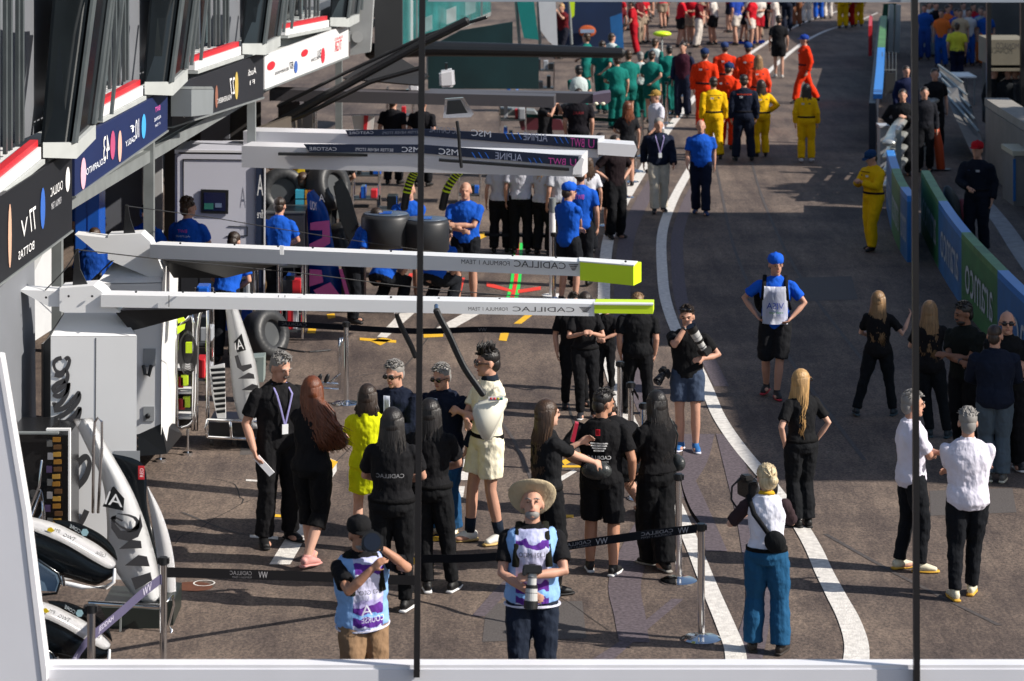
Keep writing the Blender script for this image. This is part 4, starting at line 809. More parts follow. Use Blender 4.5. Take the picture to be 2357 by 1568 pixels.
o = root_at('side_mirror_screen', 'small tilted screen with a silver frame on top of the striped arm', 'screen', P(1050,250,40)); bm = NB(); plate(bm, [(1020,272),(1024,228),(1066,225),(1090,262),(1084,270)], 40.2, .1); part('frame', bm, CHR, o); bm = NB(); plate(bm, [(1027,264),(1030,232),(1060,230),(1076,260)], 40.15, .04); part('screen', bm, BLKM, o)
# ---------------- grey and black gantries further along
GB = mat('charcoal_paint', (.075,.07,.078), .5, 0, .05)
o = root_at('pit_gantry', 'charcoal pit gantry whose twin beams end in a purple-grey box with two lamps', 'gantry', P(640,240,47))
bm = NB(); boom(bm, (985,209), (1376,216), .17, .4, 47.5, 47.2); part('beam', bm, GB, o); bm = NB(); boom(bm, (620,206), (1275,222), .19, .5, 46, 45.6); part('beam', bm, GB, o)
bm = NB(); plate(bm, [(1365,219),(1390,215),(1406,213),(1406,232),(1396,241),(1365,240)], 47, .5); part('end_box', bm, mat('purple_grey', (.12,.09,.13), .5), o)
for x in (1372,1388): bm = NB(); ell(bm, P(x,239,46.9), (.04,.03,.03)); part('lamp', bm, mat('lamp_cream', (.8,.75,.55), .4), o)
ptext(o, 'VISIT QATAR', (1075,232), (1190,234), 8, 45.8, 45.8, mat('print_30303a', '30303a'), .06)
bm = NB(); plate(bm, [(640,240),(690,232),(690,420),(640,430)], 46.5, .9); part('cabinet', bm, GB, o)
o = root_at('pit_gantry', 'far black pit gantry with a thick round beam across the lane', 'gantry', P(1000,110,57)); bm = NB(); tube(bm, [P(850,118,57),P(1000,112,57),P(1200,116,57),P(1432,122,57)], [.17,.16,.14,.11], n=14); part('beam', bm, BLKM, o)
bm = NB(); plate(bm, [(985,120),(1240,128),(1240,205),(985,205)], 60, .5); part('rear_panel', bm, mat('dark_teal', (.006,.03,.035), .5, 0, .4, 1), o)
o = root_at('roof_awning', 'black pointed awning on diagonal poles over the charcoal gantry', 'awning', P(880,170,47)); bm = NB(); hexa(bm, [P(788,180,46.5),P(893,116,46.8),P(985,172,46.5),P(960,195,46)], [p+Vector((0,.8,-.1)) for p in (P(788,180,46.5),P(893,116,46.8),P(985,172,46.5),P(960,195,46))]); part('canopy', bm, mat('black_canvas', (.018,.019,.022), .7), o)
for pts, r in (([(575,318),(760,215),(960,105),(1075,48)],.075), ([(592,305),(700,265),(850,190),(972,155)],.04), ([(640,245),(790,170),(985,80),(1120,40)],.03)):
    bm = NB(); tube(bm, [P(x,y,45.5-i*.1) for i, (x, y) in enumerate(pts)], r, n=10); part('pole', bm, BLKM, o)
for x, y, w_ in ((940,190,24),(1010,165,34)): 
    o = root_at('white_box', 'small white box hanging under the far black beam, %s of the glass joint' % ('left' if x < 970 else 'right'), 'box', P(x,y,50), 'white boxes under the beam'); bm = NB(); t_ = NB(); plate(bm, [(x,y),(x+w_,y-6),(x+w_+3,y+36),(x+2,y+38)], 50, .3); bmesh.ops.bevel(bm, geom=bm.edges[:], offset=.04, segments=2, affect='EDGES'); part('case', bm, PEARL2, o); bm = NB(); plate(bm, [(x+w_/2-3,y-20),(x+w_/2+3,y-20),(x+w_/2+3,y),(x+w_/2-3,y)], 50.1, .1); part('hanger', bm, BLKM, o); t_.free()
# ================================================================ rope stanchions and belts
def stanchion(label, x, base, top=None, group='rope stanchions', hgt=1.02):
    c = G(x, base); o = thing('stanchion', label, 'stanchion', c, 0, group)
    bm = NB(); lathe(bm, (0,0,0), [(.175,0.0),(.175,.012),(.15,.022),(.06,.034),(.04,.045),(.035,.05)], 32); obj('base', bm, CHR, o, False)
    bm = NB(); cyl(bm, (0,0,.04), (0,0,hgt-.06), .032, 20); obj('post', bm, CHR, o)
    bm = NB(); cyl(bm, (0,0,hgt-.065), (0,0,hgt), .036, 20); box(bm, (-.05,-.02,hgt-.055), (.05,.02,hgt-.01)); obj('belt_head', bm, BLKM, o)
    return o
for lb, x, b in (('nearest chrome stanchion beside the white lane line, bottom right','%d'%1614,1472),('chrome stanchion just behind the nearest one, at the belt corner','1562',1338),('chrome stanchion left of the woman in wide trousers','1481',1148),('chrome stanchion behind the kneeling man','1452',1092),('chrome stanchion at the feet of the broad-backed man','1427',1036),('lone chrome stanchion behind the auburn-haired woman','797',930),('chrome stanchion at the corner of the bodywork cart','376',1562),('chrome stanchion in front of the lower nose cone','210',1690)):
    stanchion(lb, float(x), b)
for i, (x, b) in enumerate(((1275,690),(1350,600),(1462,395),(1478,360),(1500,330),(1452,420),(1440,455),(1545,262),(1560,240),(1572,222),(1535,285),(1588,205),(1520,310),(1398,520),(1412,500))):
    stanchion('thin stanchion in the queue line running up the lane towards the crowd', x, b, group='stanchions of the far queue line')
def belt(label, pts, col, hpx, texts=(), grp='barrier belts', mt=None):
    """pts = (px,py,Y); hanging ribbon of height hpx metres"""
    o = root_at('barrier_belt', label, 'belt', P(*pts[0]), grp); q = catmull(pts, 5); f = []; b = []
    bm = NB(); prev = None
    for x, y, Y in q:
        p = P(x, y, Y); a = [bm.verts.new(p+Vector((0,dy,dz))) for dy, dz in ((0,0),(0,-hpx),(.004,-hpx),(.004,0))]
        if prev:
            for k in range(4): bm.faces.new((prev[k], prev[(k+1) % 4], a[(k+1) % 4], a[k]))
        prev = a
    part('belt', bm, mt or mat('belt_'+col, col, .9, 0, .1, spec=.1), o)
    def at(u):
        t = u*(len(q)-1); i = min(int(t), len(q)-2); k = t-i; return P(*[q[i][j]*(1-k)+q[i+1][j]*k for j in range(3)])
    for s, u0, u1, v0, v1, c in texts:
        bm = NB(); text_on(bm, s, lambda u, v: at(u0+(u1-u0)*u)+Vector((0,-.006,-hpx*(1-(v0+(v1-v0)*v))))); part('lettering', bm, mat('print_'+c, c, .7, 0, .05), o)
    return o
def D(x, b): return GY(b)
belt('black crest-printed belt across the bottom left behind the photographer in the cap', [(382,1306,22.95),(560,1311,23.6),(740,1317,24.2),(958,1326,24.9)], '0d0d10', .085, [('CADILLAC',.28,.37,.45,.85,'55555a'),('FORMULA 1 TEAM',.29,.37,.12,.32,'45454a'),('WV',.40,.44,.2,.85,'77777c')])
belt('dark belt behind the straw-hatted photographer, rising to the nearest stanchion', [(972,1277,25.5),(1080,1276,25.2),(1200,1266,24.9),(1310,1247,24.6),(1460,1225,24.3),(1604,1207,24.05)], '1d1f24', .075, [('CADILLAC',.58,.67,.45,.85,'8a8a90'),('FORMULA 1 TEAM',.585,.67,.12,.35,'6a6a70'),('WV',.685,.72,.15,.85,'b0b0b5'),('CADILLAC',.82,.91,.45,.85,'8a8a90'),('FORMULA 1 TEAM',.82,.905,.12,.35,'6a6a70'),('WV',.925,.96,.15,.85,'b0b0b5')])
belt('slack black belt drooping between the two nearest stanchions', [(1566,1096,25.9),(1574,1130,25.5),(1590,1170,25.0),(1612,1203,24.2)], '0d0d10', .05)
belt('black belt drooping from the stanchion by the kneeling man', [(1430,838,31.4),(1446,870,31),(1470,912,30)], '0d0d10', .05)
belt('long black belt crossing behind the lone stanchion', [(640,738,35.6),(800,748,35.4),(965,756,35.2),(1120,752,35.0),(1300,758,34.8)], '14161d', .075, [('CADILLAC',.02,.12,.3,.8,'50545e'),('WV',.72,.75,.2,.8,'50545e')])
belt('lavender grey printed belt twisting down from the corner stanchion past the nose cones', [(372,1320,22.95),(330,1352,22.8),(285,1392,22.6),(240,1430,22.3),(200,1465,22.1),(170,1510,22),(150,1545,21.9)], '57536c', .085, [('WV',.10,.17,.1,.9,'c8c4d8'),('JEDDAH',.42,.55,.25,.85,'c8c4d8'),('cooler',.78,.9,.25,.85,'c8c4d8')])
belt('blue belt at the edge of the red crowd', [(1440,102,95),(1560,100,93),(1700,96,92),(1760,92,91)], '1246c8', .10)
belt('thin dark belt behind the white-shirted group', [(1115,537,46),(1290,541,46)], '1c1e24', .05)
belt('dark green belt by the teal-suited group', [(1200,262,62),(1400,272,60),(1450,276,60)], '0b2e2a', .08)
# ================================================================ bodywork carts, bottom left
CW = mat('bodywork_white', (.74,.74,.75), .22, 0, .03); CG = mat('bodywork_silver', (.78,.79,.80), .25, 0, .08, 3); CB = mat('carbon', (.012,.016,.020), .16, 0, .2, 40); CBL = mat('wing_blue_grey', (.16,.24,.33), .22, .1, .25, 3)
def loft(bm, Ls, Rs, Y0, bulge, n=8, t=.02):
    """curved panel between left edge points and right edge points (px,py), bulging towards the camera"""
    L2 = catmull(Ls, 5); R2 = catmull(Rs, 5); N = min(len(L2), len(R2)); g = []
    for i in range(N):
        a = L2[int(i*(len(L2)-1)/(N-1))]; b = R2[int(i*(len(R2)-1)/(N-1))]; row = []
        for k in range(n+1):
            u = k/n; y = Y0-bulge*math.sin(math.pi*min(1, u*.75+.12)); row.append(bm.verts.new(P(a[0]*(1-u)+b[0]*u, a[1]*(1-u)+b[1]*u, y)))
        g.append(row)
    for i in range(N-1):
        for k in range(n): bm.faces.new((g[i][k], g[i][k+1], g[i+1][k+1], g[i+1][k]))
    bmesh.ops.solidify(bm, geom=bm.faces[:], thickness=t); return bm
def letter(root, s, bl, br, tr, tl, Y, m, mirror=True, name='lettering'):
    a, b, c, d = (P(*q, Y) for q in (bl, br, tr, tl)); bm = NB(); text_on(bm, s, lambda u, v: (a*(1-u)+b*u)*(1-v)+(d*(1-u)+c*u)*v, mirror); return part(name, bm, m, root)
o = root_at('engine_cover', 'tall curved white and silver engine cover lettered TWG AI, standing beside the nose cones', 'bodywork', P(290,1380,24.6))
bm = NB(); loft(bm, [(168,965),(200,1030),(236,1110),(246,1200),(250,1280),(290,1350),(322,1386)], [(212,962),(255,1040),(300,1120),(330,1190),(352,1260),(366,1320),(374,1384)], 24.8, .28); part('cover', bm, CG, o, True)
bm = NB(); loft(bm, [(338,1122),(346,1180),(356,1240),(364,1310),(368,1384)], [(341,1120),(370,1176),(390,1236),(402,1300),(406,1380)], 24.85, .1); part('rim_panel', bm, CW, o, True)
bm = NB(); loft(bm, [(236,1040),(262,1090),(300,1165),(330,1220),(358,1290)], [(258,1044),(330,1070),(338,1160),(350,1220),(366,1300)], 24.95, .03); part('dark_fin', bm, CB, o, True)
bm = NB(); plate(bm, [(318,1073),(332,1073),(332,1104),(318,1104)], 24.87, .01); part('red_label', bm, RED, o); letter(o, 'RED', (330,1078),(330,1098),(322,1098),(322,1078), 24.86, mat('print_e8e8e8'))
bm = NB(); plate(bm, [(236,1166),(258,1122),(262,1120),(286,1148),(284,1176)], 24.52, .01); part('logo_plate', bm, BLKM, o)
letter(o, 'AI', (240,1160),(282,1168),(276,1142),(252,1130), 24.51, mat('print_e8e8e8'))
SIK = INK
letter(o, 'G', (252,1195),(310,1240),(332,1190),(272,1180), 24.50, SIK); 
bm = NB(); plate(bm, [(256,1190),(268,1186),(264,1205),(278,1222),(300,1222),(318,1204),(322,1184),(328,1212),(318,1236),(296,1246),(272,1240),(256,1216)], 24.50, .012); part('letter_stroke', bm, SIK, o)
for q in ([(274,1264),(300,1243),(324,1246),(326,1262)],[(288,1302),(318,1278),(338,1282),(344,1304)],[(302,1332),(346,1318),(350,1336),(312,1358)]):
    bm = NB(); plate(bm, q, 24.50, .012); part('letter_stroke', bm, SIK, o)
bm = NB(); tube(bm, [P(216,1000,24.5),P(218,972,24.5),P(225,962,24.5),P(234,970,24.5),P(234,1030,24.5)], .012, n=10); tube(bm, [P(216,1000,24.5),P(214,1180,24.5)], .014, n=10); tube(bm, [P(234,1030,24.5),P(226,1180,24.5)], .014, n=10); part('chrome_hoop', bm, CHR, o)
def nose(label, dx, dy, Y):
    o = root_at('nose_cone', label, 'bodywork', P(170+dx,1290+dy,Y), 'front wing assemblies')
    S_ = lambda pts: [(x+dx, y+dy) for x, y in pts]
    bm = NB(); t = S_([(20,1178),(120,1202),(170,1224),(225,1254),(258,1282),(268,1298)]); b = S_([(20,1200),(110,1235),(160,1258),(210,1288),(248,1308),(264,1306)])
    L = catmull(t, 4); R_ = catmull(b, 4); g = []
    for (x, y), (x2, y2) in zip(L, R_):
        g.append([bm.verts.new(P(x,y,Y+.22)), bm.verts.new(P((x+x2)/2,(y+y2)/2-2,Y+.06)), bm.verts.new(P(x2,y2,Y))])
    for a, c in zip(g, g[1:]):
        for k in (0,1): bm.faces.new((a[k],a[k+1],c[k+1],c[k]))
    bmesh.ops.solidify(bm, geom=bm.faces[:], thickness=.012); part('nose_top', bm, CW, o, True)
    bm = NB(); loft(bm, b, S_([(20,1290),(100,1318),(160,1332),(205,1345),(228,1345),(262,1325)]), Y+.02, .05, 6); part('nose_side', bm, CB, o, True)
    bm = NB(); loft(bm, S_([(120,1196),(165,1200),(205,1215),(240,1236),(262,1262),(270,1286)]), S_([(130,1208),(172,1226),(212,1246),(240,1266),(262,1284),(270,1292)]), Y+.26, .03, 3); part('far_endplate', bm, CB, o, True)
    bm = NB(); plate(bm, S_([(20,1262),(72,1280),(130,1318),(138,1336),(130,1362),(20,1356)]), Y-.12, .03); part('wing_flap', bm, CBL, o)
    bm = NB(); tube(bm, [P(x+dx,y+dy,Y-.14) for x, y in ((20,1256),(80,1284),(134,1320),(140,1338),(130,1366),(70,1372),(50,1364))], .012, n=8); part('flap_edge', bm, CB, o, True)
    bm = NB(); tube(bm, [P(x+dx,y+dy,Y-.05) for x, y in ((140,1340),(190,1352),(245,1352),(262,1340),(264,1310))], [.02,.022,.02,.016,.012], n=8); part('mainplane', bm, CG, o, True)
    bm = NB(); plate(bm, S_([(110,1216),(118,1214),(126,1222),(118,1226),(108,1222)]), Y+.02, .005); part('yellow_logo', bm, mat('print_e0c010', 'e0c010'), o)
    for s, q in (('CORE',((160,1214),(184,1228),(186,1220),(162,1206))),):
        letter(o, s, *[(x+dx, y+dy) for x, y in q], Y+.18, mat('print_c0c8cc','c0c8cc'))
    for s, q in (('TWG',((144,1234),(170,1247),(176,1239),(150,1228))),('Cadillac',((218,1274),(240,1284),(246,1276),(226,1266))),('IFM',((124,1222),(136,1228),(140,1220),(128,1216)))):
        letter(o, s, *[(x+dx, y+dy) for x, y in q], Y-.03, INK)
    bm = NB(); c = [(195+dx+9*math.cos(k*math.pi/3), 1226+dy+9*math.sin(k*math.pi/3)) for k in range(6)]; plate(bm, c, Y+.17, .004); part('hexagon_logo', bm, mat('print_8fb0b8', '8fb0b8'), o)
    bm = NB(); cyl(bm, P(143+dx,1325+dy,Y-.1), P(148+dx,1348+dy,Y-.1), .014); part('pylon', bm, CHR, o)
nose('upper white-topped nose cone with front wing, resting above a matching one', 0, 0, 23.6); nose('lower white-topped nose cone with front wing at the bottom left corner', -12, 186, 22.9)
o = root_at('cart', 'black-sided cart with chrome rails under the engine cover', 'cart', G(330,1500))
for q in (((205,1388),(365,1396),(376,1388)),((270,1468),(366,1476),(376,1466))):
    bm = NB(); tube(bm, [P(x,y,24.3) for x, y in q], .022, n=10); part('rail', bm, CHR, o, True)
bm = NB(); plate(bm, [(232,1398),(366,1404),(366,1468),(262,1464)], 24.4, .7); part('bin', bm, mat('bin_black', (.016,.022,.020), .4), o)
bm = NB(); plate(bm, [(276,1400),(280,1400),(278,1466),(274,1466)], 24.3, .03); part('upright', bm, STEEL, o)
bm = NB(); plate(bm, [(366,1380),(400,1384),(398,1470),(366,1470)], 24.5, .6); part('side_panel', bm, mat('bin_black'), o)
bm = NB(); plate(bm, [(230,1480),(360,1484),(352,1530),(240,1530)], 24.5, .5); part('lower_tray', bm, BLKM, o)
bm = NB(); tube(bm, [P(380,1388,24.2),P(398,1372,24.3),P(400,1392,24.3),P(388,1440,24.3),P(396,1452,24.3),P(386,1478,24.2)], .012, n=8); part('handle', bm, CHR, o, True)
# tool trolley behind the slanted post
o = root_at('tool_trolley', 'black tool trolley with white edging and amber sockets beside the nearest gantry', 'trolley', P(95,1310,25.2))
bm = NB(); plate(bm, [(25,992),(112,992),(112,1002),(158,1002),(158,1302),(25,1302)], 25.3, .6); part('cabinet', bm, mat('trolley_black', (.012,.012,.013), .25), o)
bm = NB(); plate(bm, [(106,988),(161,988),(161,1302),(157,1302),(157,992),(106,992)], 25.27, .06); part('white_edge', bm, WHT, o)
bm = NB(); plate(bm, [(20,996),(134,996),(134,1000),(20,1000)], 25.2, .06); part('shelf_edge', bm, STEEL, o)
rnd = random.Random(3)
for k in range(16):
    y = 1012+k*17; bm = NB(); c = P(132+rnd.uniform(-3,3), y, 25.28); box(bm, c-Vector((.035,.012,.02)), c+Vector((.035,.012,.02))); part('amber_socket', bm, mat('amber%d' % (k % 3), [(.25,.12,.02),(.10,.05,.02),(.35,.2,.04)][k % 3], .3), o)
for k in range(9):
    y = 1020+k*30; bm = NB(); c = P(112+rnd.uniform(-4,4), y, 25.28); box(bm, c-Vector((.02,.012,.03)), c+Vector((.03,.012,.03))); part('drawer_tool', bm, mat('tool%d' % (k % 3), [(.10,.10,.10),(.22,.22,.24),(.06,.04,.10)][k % 3], .4), o)
bm = NB(); 
tube(bm, [P(58,1300,24.9),P(64,1210,24.9),P(95,1130,24.9),P(100,1180,24.9),P(98,1300,24.9)], .018, n=9); part('chrome_loop', bm, CHR, o, True)
bm = NB(); tube(bm, [P(66,1240,24.9),P(98,1180,24.9)], .012, n=9); tube(bm, [P(45,1230,24.9),P(90,1120,24.9),P(96,1060,24.9)], .012, n=9); part('brace', bm, CHR, o, True)
o = root_at('wheel_stack', 'small dark wheels on a trolley beside the slanted white post', 'wheels', P(60,1180,25))
for x, y, r in ((62,1186,.06),(76,1140,.05),(50,1140,.055)):
    bm = NB(); cyl(bm, P(x,y,25.0), P(x,y,25.1), r, 20); cyl(bm, P(x,y,24.98), P(x,y,25.0), r*.45, 16); part('wheel', bm, RUB, o)
o = root_at('rag', 'crumpled white rag heaped beside the small wheels', 'rag', P(45,1210,24.9)); bm = NB()
for k in range(14): ell(bm, P(38+rnd.uniform(-10,22),1208+rnd.uniform(-16,14),24.9+rnd.uniform(-.03,.03)), rnd.uniform(.02,.045), None, 7, 5)
ob = part('cloth', bm, mat('rag_white', (.66,.66,.74), .9, bump=.5, bscale=30), o, True); remesh(ob, .012, 2)
# second cart with white engine cover
o = root_at('engine_cover', 'second white engine cover with black louvres on a railed cart', 'bodywork', P(550,990,31.5))
bm = NB(); loft(bm, [(518,704),(526,780),(530,850),(540,930),(560,988)], [(546,704),(572,780),(590,840),(602,920),(612,986)], 31.6, .22); part('cover', bm, mat('bodywork_bright', (.66,.67,.68), .25), o, True)
bm = NB(); plate(bm, [(482,846),(516,838),(520,988),(506,988),(486,900)], 31.7, .06); part('louvre_panel', bm, CG, o)
for k in range(9): bm = NB(); y = 850+k*12; plate(bm, [(484+k*1.6,y),(518,y-3),(518,y+4),(486+k*1.6,y+6)], 31.62, .04); part('louvre', bm, CB, o)
bm = NB(); plate(bm, [(538,788),(556,768),(566,806),(546,812)], 31.33, .01); part('logo_plate', bm, BLKM, o); letter(o, 'AI', (542,806),(562,804),(556,776),(540,790), 31.32, mat('print_e8e8e8'))
for q in ([(540,820),(548,818),(556,842),(578,838),(580,846),(560,856),(546,846)],[(548,872),(572,858),(584,862),(586,872)],[(556,898),(580,884),(594,888),(594,900)],[(568,930),(598,920),(600,930),(574,944)]):
    bm = NB(); plate(bm, q, 31.32, .012); part('letter_stroke', bm, SIK, o)
o = root_at('cart', 'low black cart with steel rails under the second engine cover', 'cart', G(560,1024))
for q in (((478,966),(560,970),(650,972)),((478,1006),(560,1010),(650,1012)),((478,966),(474,986),(478,1006)),((530,970),(533,1008))):
    bm = NB(); tube(bm, [P(x,y,31.4) for x, y in q], .02, n=8); part('rail', bm, CHR, o, True)
bm = NB(); plate(bm, [(480,972),(650,976),(650,1010),(480,1005)], 31.5, .6); part('bin', bm, BLKM, o)
for x in (488,540,600): bm = NB(); c = P(x,1017,31.5); cyl(bm, c+Vector((-.02,0,0)), c+Vector((.02,0,0)), .045, 16); part('castor', bm, RUB, o)
o = root_at('hoop_rack', 'chrome hoop rack with coiled black hoses and lime straps', 'rack', G(440,1010))
for q in (((408,990),(405,850),(410,760),(430,735),(446,745),(444,990)),((452,990),(455,760),(470,700)),((478,960),(478,700)),((415,985),(440,975),(450,940),(452,860))):
    bm = NB(); tube(bm, [P(x,y,31.6) for x, y in catmull(q, 3)], .022, n=9); part('hoop', bm, CHR, o, True)
for k in range(6):
    bm = NB(); tube(bm, [P(432+(14+k*1.5)*math.cos(a), 800+(38+k*2)*math.sin(a)+k*3, 31.4-k*.01) for a in [j*math.tau/16 for j in range(17)]], .007, n=6, cap=False); part('hose_coil', bm, RUB, o)
for q in (((408,735),(420,728),(426,738),(410,745)),((408,752),(426,746),(424,758),(408,770))): bm = NB(); plate(bm, q, 31.4, .03); part('strap', bm, LIME, o)
for k, y in enumerate((848,902,960)): bm = NB(); plate(bm, [(404,y),(444,y),(444,y+5),(404,y+5)], 31.7, .3); part('shelf', bm, WHT, o)
bm = NB(); plate(bm, [(404,720),(446,720),(446,985),(404,985)], 32.0, .3); part('back_panel', bm, mat('trolley_black'), o)
for x, y, m_ in ((425,875,LIME),(414,880,RED),(430,925,LIME),(418,930,RED),(436,800,LIME)): bm = NB(); c = P(x,y,31.75); box(bm, c-Vector((.04,.03,.06)), c+Vector((.04,.03,.06))); part('tool_case', bm, m_, o)
o = root_at('crate', 'grey plastic crate behind the moustached man', 'crate', G(592,884)); bm = NB(); plate(bm, [(578,824),(607,822),(606,880),(580,880)], 34.0, .3); part('bin', bm, mat('crate_grey', (.22,.27,.26), .5), o); bm = NB()
for k in range(4): plate(bm, [(578,824+k*3),(607,822+k*3),(607,823+k*3),(578,825+k*3)], 33.95, .03) if k == 0 else None
part('rim', bm, mat('crate_rim', (.35,.42,.40), .5), o)
o = root_at('hand_trolley', 'chrome hand trolley frame with small dark castors beside the lone stanchion', 'trolley', G(755,896))
for q in (((782,896),(786,790),(788,778),(782,778),(780,800),(780,890)),((720,892),(782,897)),((720,880),(782,884)),((760,880),(784,860))): bm = NB(); tube(bm, [P(x,y,34.9) for x, y in q], .017, n=8); part('frame', bm, CHR, o, True)
for x in (735,752): bm = NB(); ell(bm, P(x,872,34.9), (.03,.03,.07), Euler((0,.4,0)).to_matrix()); part('castor', bm, BLKM, o)
# ================================================================ blue and pink team's parts
BL = mat('bodywork_blue', (.01,.10,.50), .2, 0, .05); PK = mat('bodywork_pink', (.70,.13,.42), .25, 0, .05); TL = mat('teal_pad', (.04,.35,.50), .5)
o = root_at('engine_cover', 'tall blue and pink engine cover standing among the black tyres', 'bodywork', P(735,700,41))
bm = NB(); loft(bm, [(706,446),(708,500),(710,570),(712,640),(715,700)], [(722,436),(752,480),(764,540),(776,600),(800,690)], 41, .2); part('cover', bm, BL, o, True)
for q in ([(714,514),(726,511),(758,508),(760,560),(735,575),(712,580),(712,562),(742,548),(742,530),(714,530)],[(712,620),(740,622),(744,650),(712,660)],[(722,668),(760,650),(790,690),(740,700)],[(780,620),(788,620),(810,700),(800,700)],[(694,494),(702,500),(700,520),(696,520)]):
    bm = NB(); plate(bm, q, 40.7, .02); part('pink_panel', bm, PK, o)
letter(o, 'YOU', (714,482),(730,486),(728,466),(714,462), 40.72, mat('print_e8e8e8')); letter(o, 'A', (735,462),(748,466),(745,448),(734,446), 40.72, mat('print_e8e8e8'))
o = root_at('engine_cover', 'smaller blue and pink panel behind the second boom', 'bodywork', P(545,700,39)); bm = NB(); loft(bm, [(516,606),(514,650),(514,700),(514,760)], [(548,600),(566,650),(578,700),(590,770)], 38.6, .15); part('cover', bm, BL, o, True)
for q in ([(560,610),(572,606),(580,640),(566,650)],[(556,668),(578,670),(582,690),(540,690)]): bm = NB(); plate(bm, q, 38.4, .02); part('pink_panel', bm, PK, o)
o = root_at('pad_stack', 'strapped stack of teal, amber and orange pads beside the blue engine cover', 'pads', P(690,470,41)); 
for x, w_, m_ in ((680,22,TL),(700,8,mat('pad_amber', (.45,.22,.02), .5)),(710,12,mat('pad_orange', (.60,.16,.08), .5))):
    for k in range(3): bm = NB(); plate(bm, [(x,438+k*22),(x+w_,438+k*22),(x+w_,457+k*22),(x,457+k*22)], 41.3, .3); part('pad', bm, m_, o)
for i, (x, y, r, lb) in enumerate(((800,560,.34,'tyre lying against the leaning black panel'),(650,440,.36,'tyre with red markings behind the pads'),(756,430,.36,'black tyre just behind the blue engine cover'),(610,770,.33,'black tyre under the front boom by the second cart'))):
    Y = 41.6 if i < 3 else 36.5; o = root_at('tyre', lb, 'tyre', P(x,y,Y), 'black tyres'); a = P(x,y,Y); ax = Vector((.75,-.55,.25)) if i != 1 else Vector((.2,-1,.1)); ax.normalize()
    bm = NB(); n = 24; u = ax.orthogonal().normalized(); v = ax.cross(u); hw = .17
    prof = [(r*.55,-hw),(r*.93,-hw*.95),(r,-hw*.6),(r,hw*.6),(r*.93,hw*.95),(r*.55,hw),(r*.5,0)]
    rings = [[bm.verts.new(a+ax*h_+(u*math.cos(k*math.tau/n)+v*math.sin(k*math.tau/n))*q) for k in range(n)] for q, h_ in prof]
    for A_, B_ in zip(rings, rings[1:]+rings[:1]):
        for k in range(n): bm.faces.new((A_[k],A_[(k+1)%n],B_[(k+1)%n],B_[k]))
    part('tread', bm, mat('tyre_rubber', (.03,.032,.035), .5, bump=.2, bscale=10), o, True)
    bm = NB(); cyl(bm, a-ax*.1, a+ax*.1, r*.54, 24); part('rim', bm, GREY3, o)
    if a.z > r+.1: bm = NB(); cyl(bm, Vector((a.x,a.y,0)), Vector((a.x,a.y,a.z-r*.5)), .05, 12); cyl(bm, Vector((a.x,a.y,0)), Vector((a.x,a.y,.04)), .25, 16); part('stand', bm, BLKM, o)
for i, (x, y, w_) in enumerate(((888,490,114),(980,502,108))):
    o = root_at('tyre_blanket_stack', ('rounded black padded stack with a blue logo, %s of the glass joint' % ('left' if i == 0 else 'right')), 'padded stack', P(x,y+80,39.5), 'padded stacks')
    bm = NB(); c = P(x,y+40,39.5); hw = w_/2*39.5/F; tube(bm, [c-Vector((0,0,.24)), c-Vector((0,0,.2)), c+Vector((0,0,.18)), c+Vector((0,0,.235))], [(hw*.9,.28),(hw,.32),(hw,.32),(hw*.93,.28)], n=28, cap=False); part('pad', bm, mat('pad_black', (.02,.022,.026), .45), o, True)
    bm = NB(); tube(bm, [c+Vector((0,0,.236)), c+Vector((0,0,.252))], [(hw*.92,.27),(hw*.88,.25)], n=28, cap=False); part('pad_top', bm, mat('pad_slate', (.07,.10,.15), .4), o, True)
    bm = NB(); q = c+Vector((0,-.05,.258)); box(bm, q-Vector((.09,.12,.0)), q+Vector((.09,.12,.006))); part('blue_label', bm, BL, o)
    bm = NB()
    cyl(bm, c+Vector((0,0,-.5)), c+Vector((0,0,-.24)), .05); part('pedestal', bm, CHR, o)
# garage clutter between the blue team's posts: benches, cabinets
def cabinet(label, x0, x1, y0, base, dep, m, topm=None, doors=2):
    Y = GY(base); o = root_at('cabinet', label, 'cabinet', G((x0+x1)/2, base)); bm = NB(); plate(bm, [(x0,y0),(x1,y0),(x1,base),(x0,base)], Y, dep); part('carcass', bm, m, o)
    bm = NB(); plate(bm, [(x0-2,y0-3),(x1+2,y0-3),(x1+2,y0),(x0-2,y0)], Y-.02, dep+.04); part('worktop', bm, topm or GREY3, o)
    for k in range(doors):
        a = x0+(x1-x0)*k/doors+2; b = x0+(x1-x0)*(k+1)/doors-2; bm = NB(); plate(bm, [(a,y0+5),(b,y0+5),(b,base-6),(a,base-6)], Y-.02, .018); d_ = part('door', bm, m, o); bm = NB(); plate(bm, [(a+3,y0+9),(b-3,y0+9),(b-3,y0+11),(a+3,y0+11)], Y-.04, .018); h_ = part('handle', bm, CHR, d_); h_.location = (0,0,0); h_.location = Vector(o.location)*0
    return o
cabinet('long black workbench under the striped gantry arms', 612, 700, 492, 720, .8, mat('bench_black', (.02,.022,.028), .5))
cabinet('blue cabinet inside the garage behind the banners', 172, 228, 430, 760, .6, BL, None, 2)
cabinet('dark workbench behind the first boom', 372, 500, 620, 800, .6, mat('bench_black'), None, 3)
cabinet('brown cardboard-coloured box cabinet beside the navy panel', 610, 642, 605, 720, .4, mat('card_brown', (.22,.13,.05), .8), None, 1)
cabinet('black flight case under the front boom', 590, 634, 700, 830, .6, mat('bench_black'), None, 1)

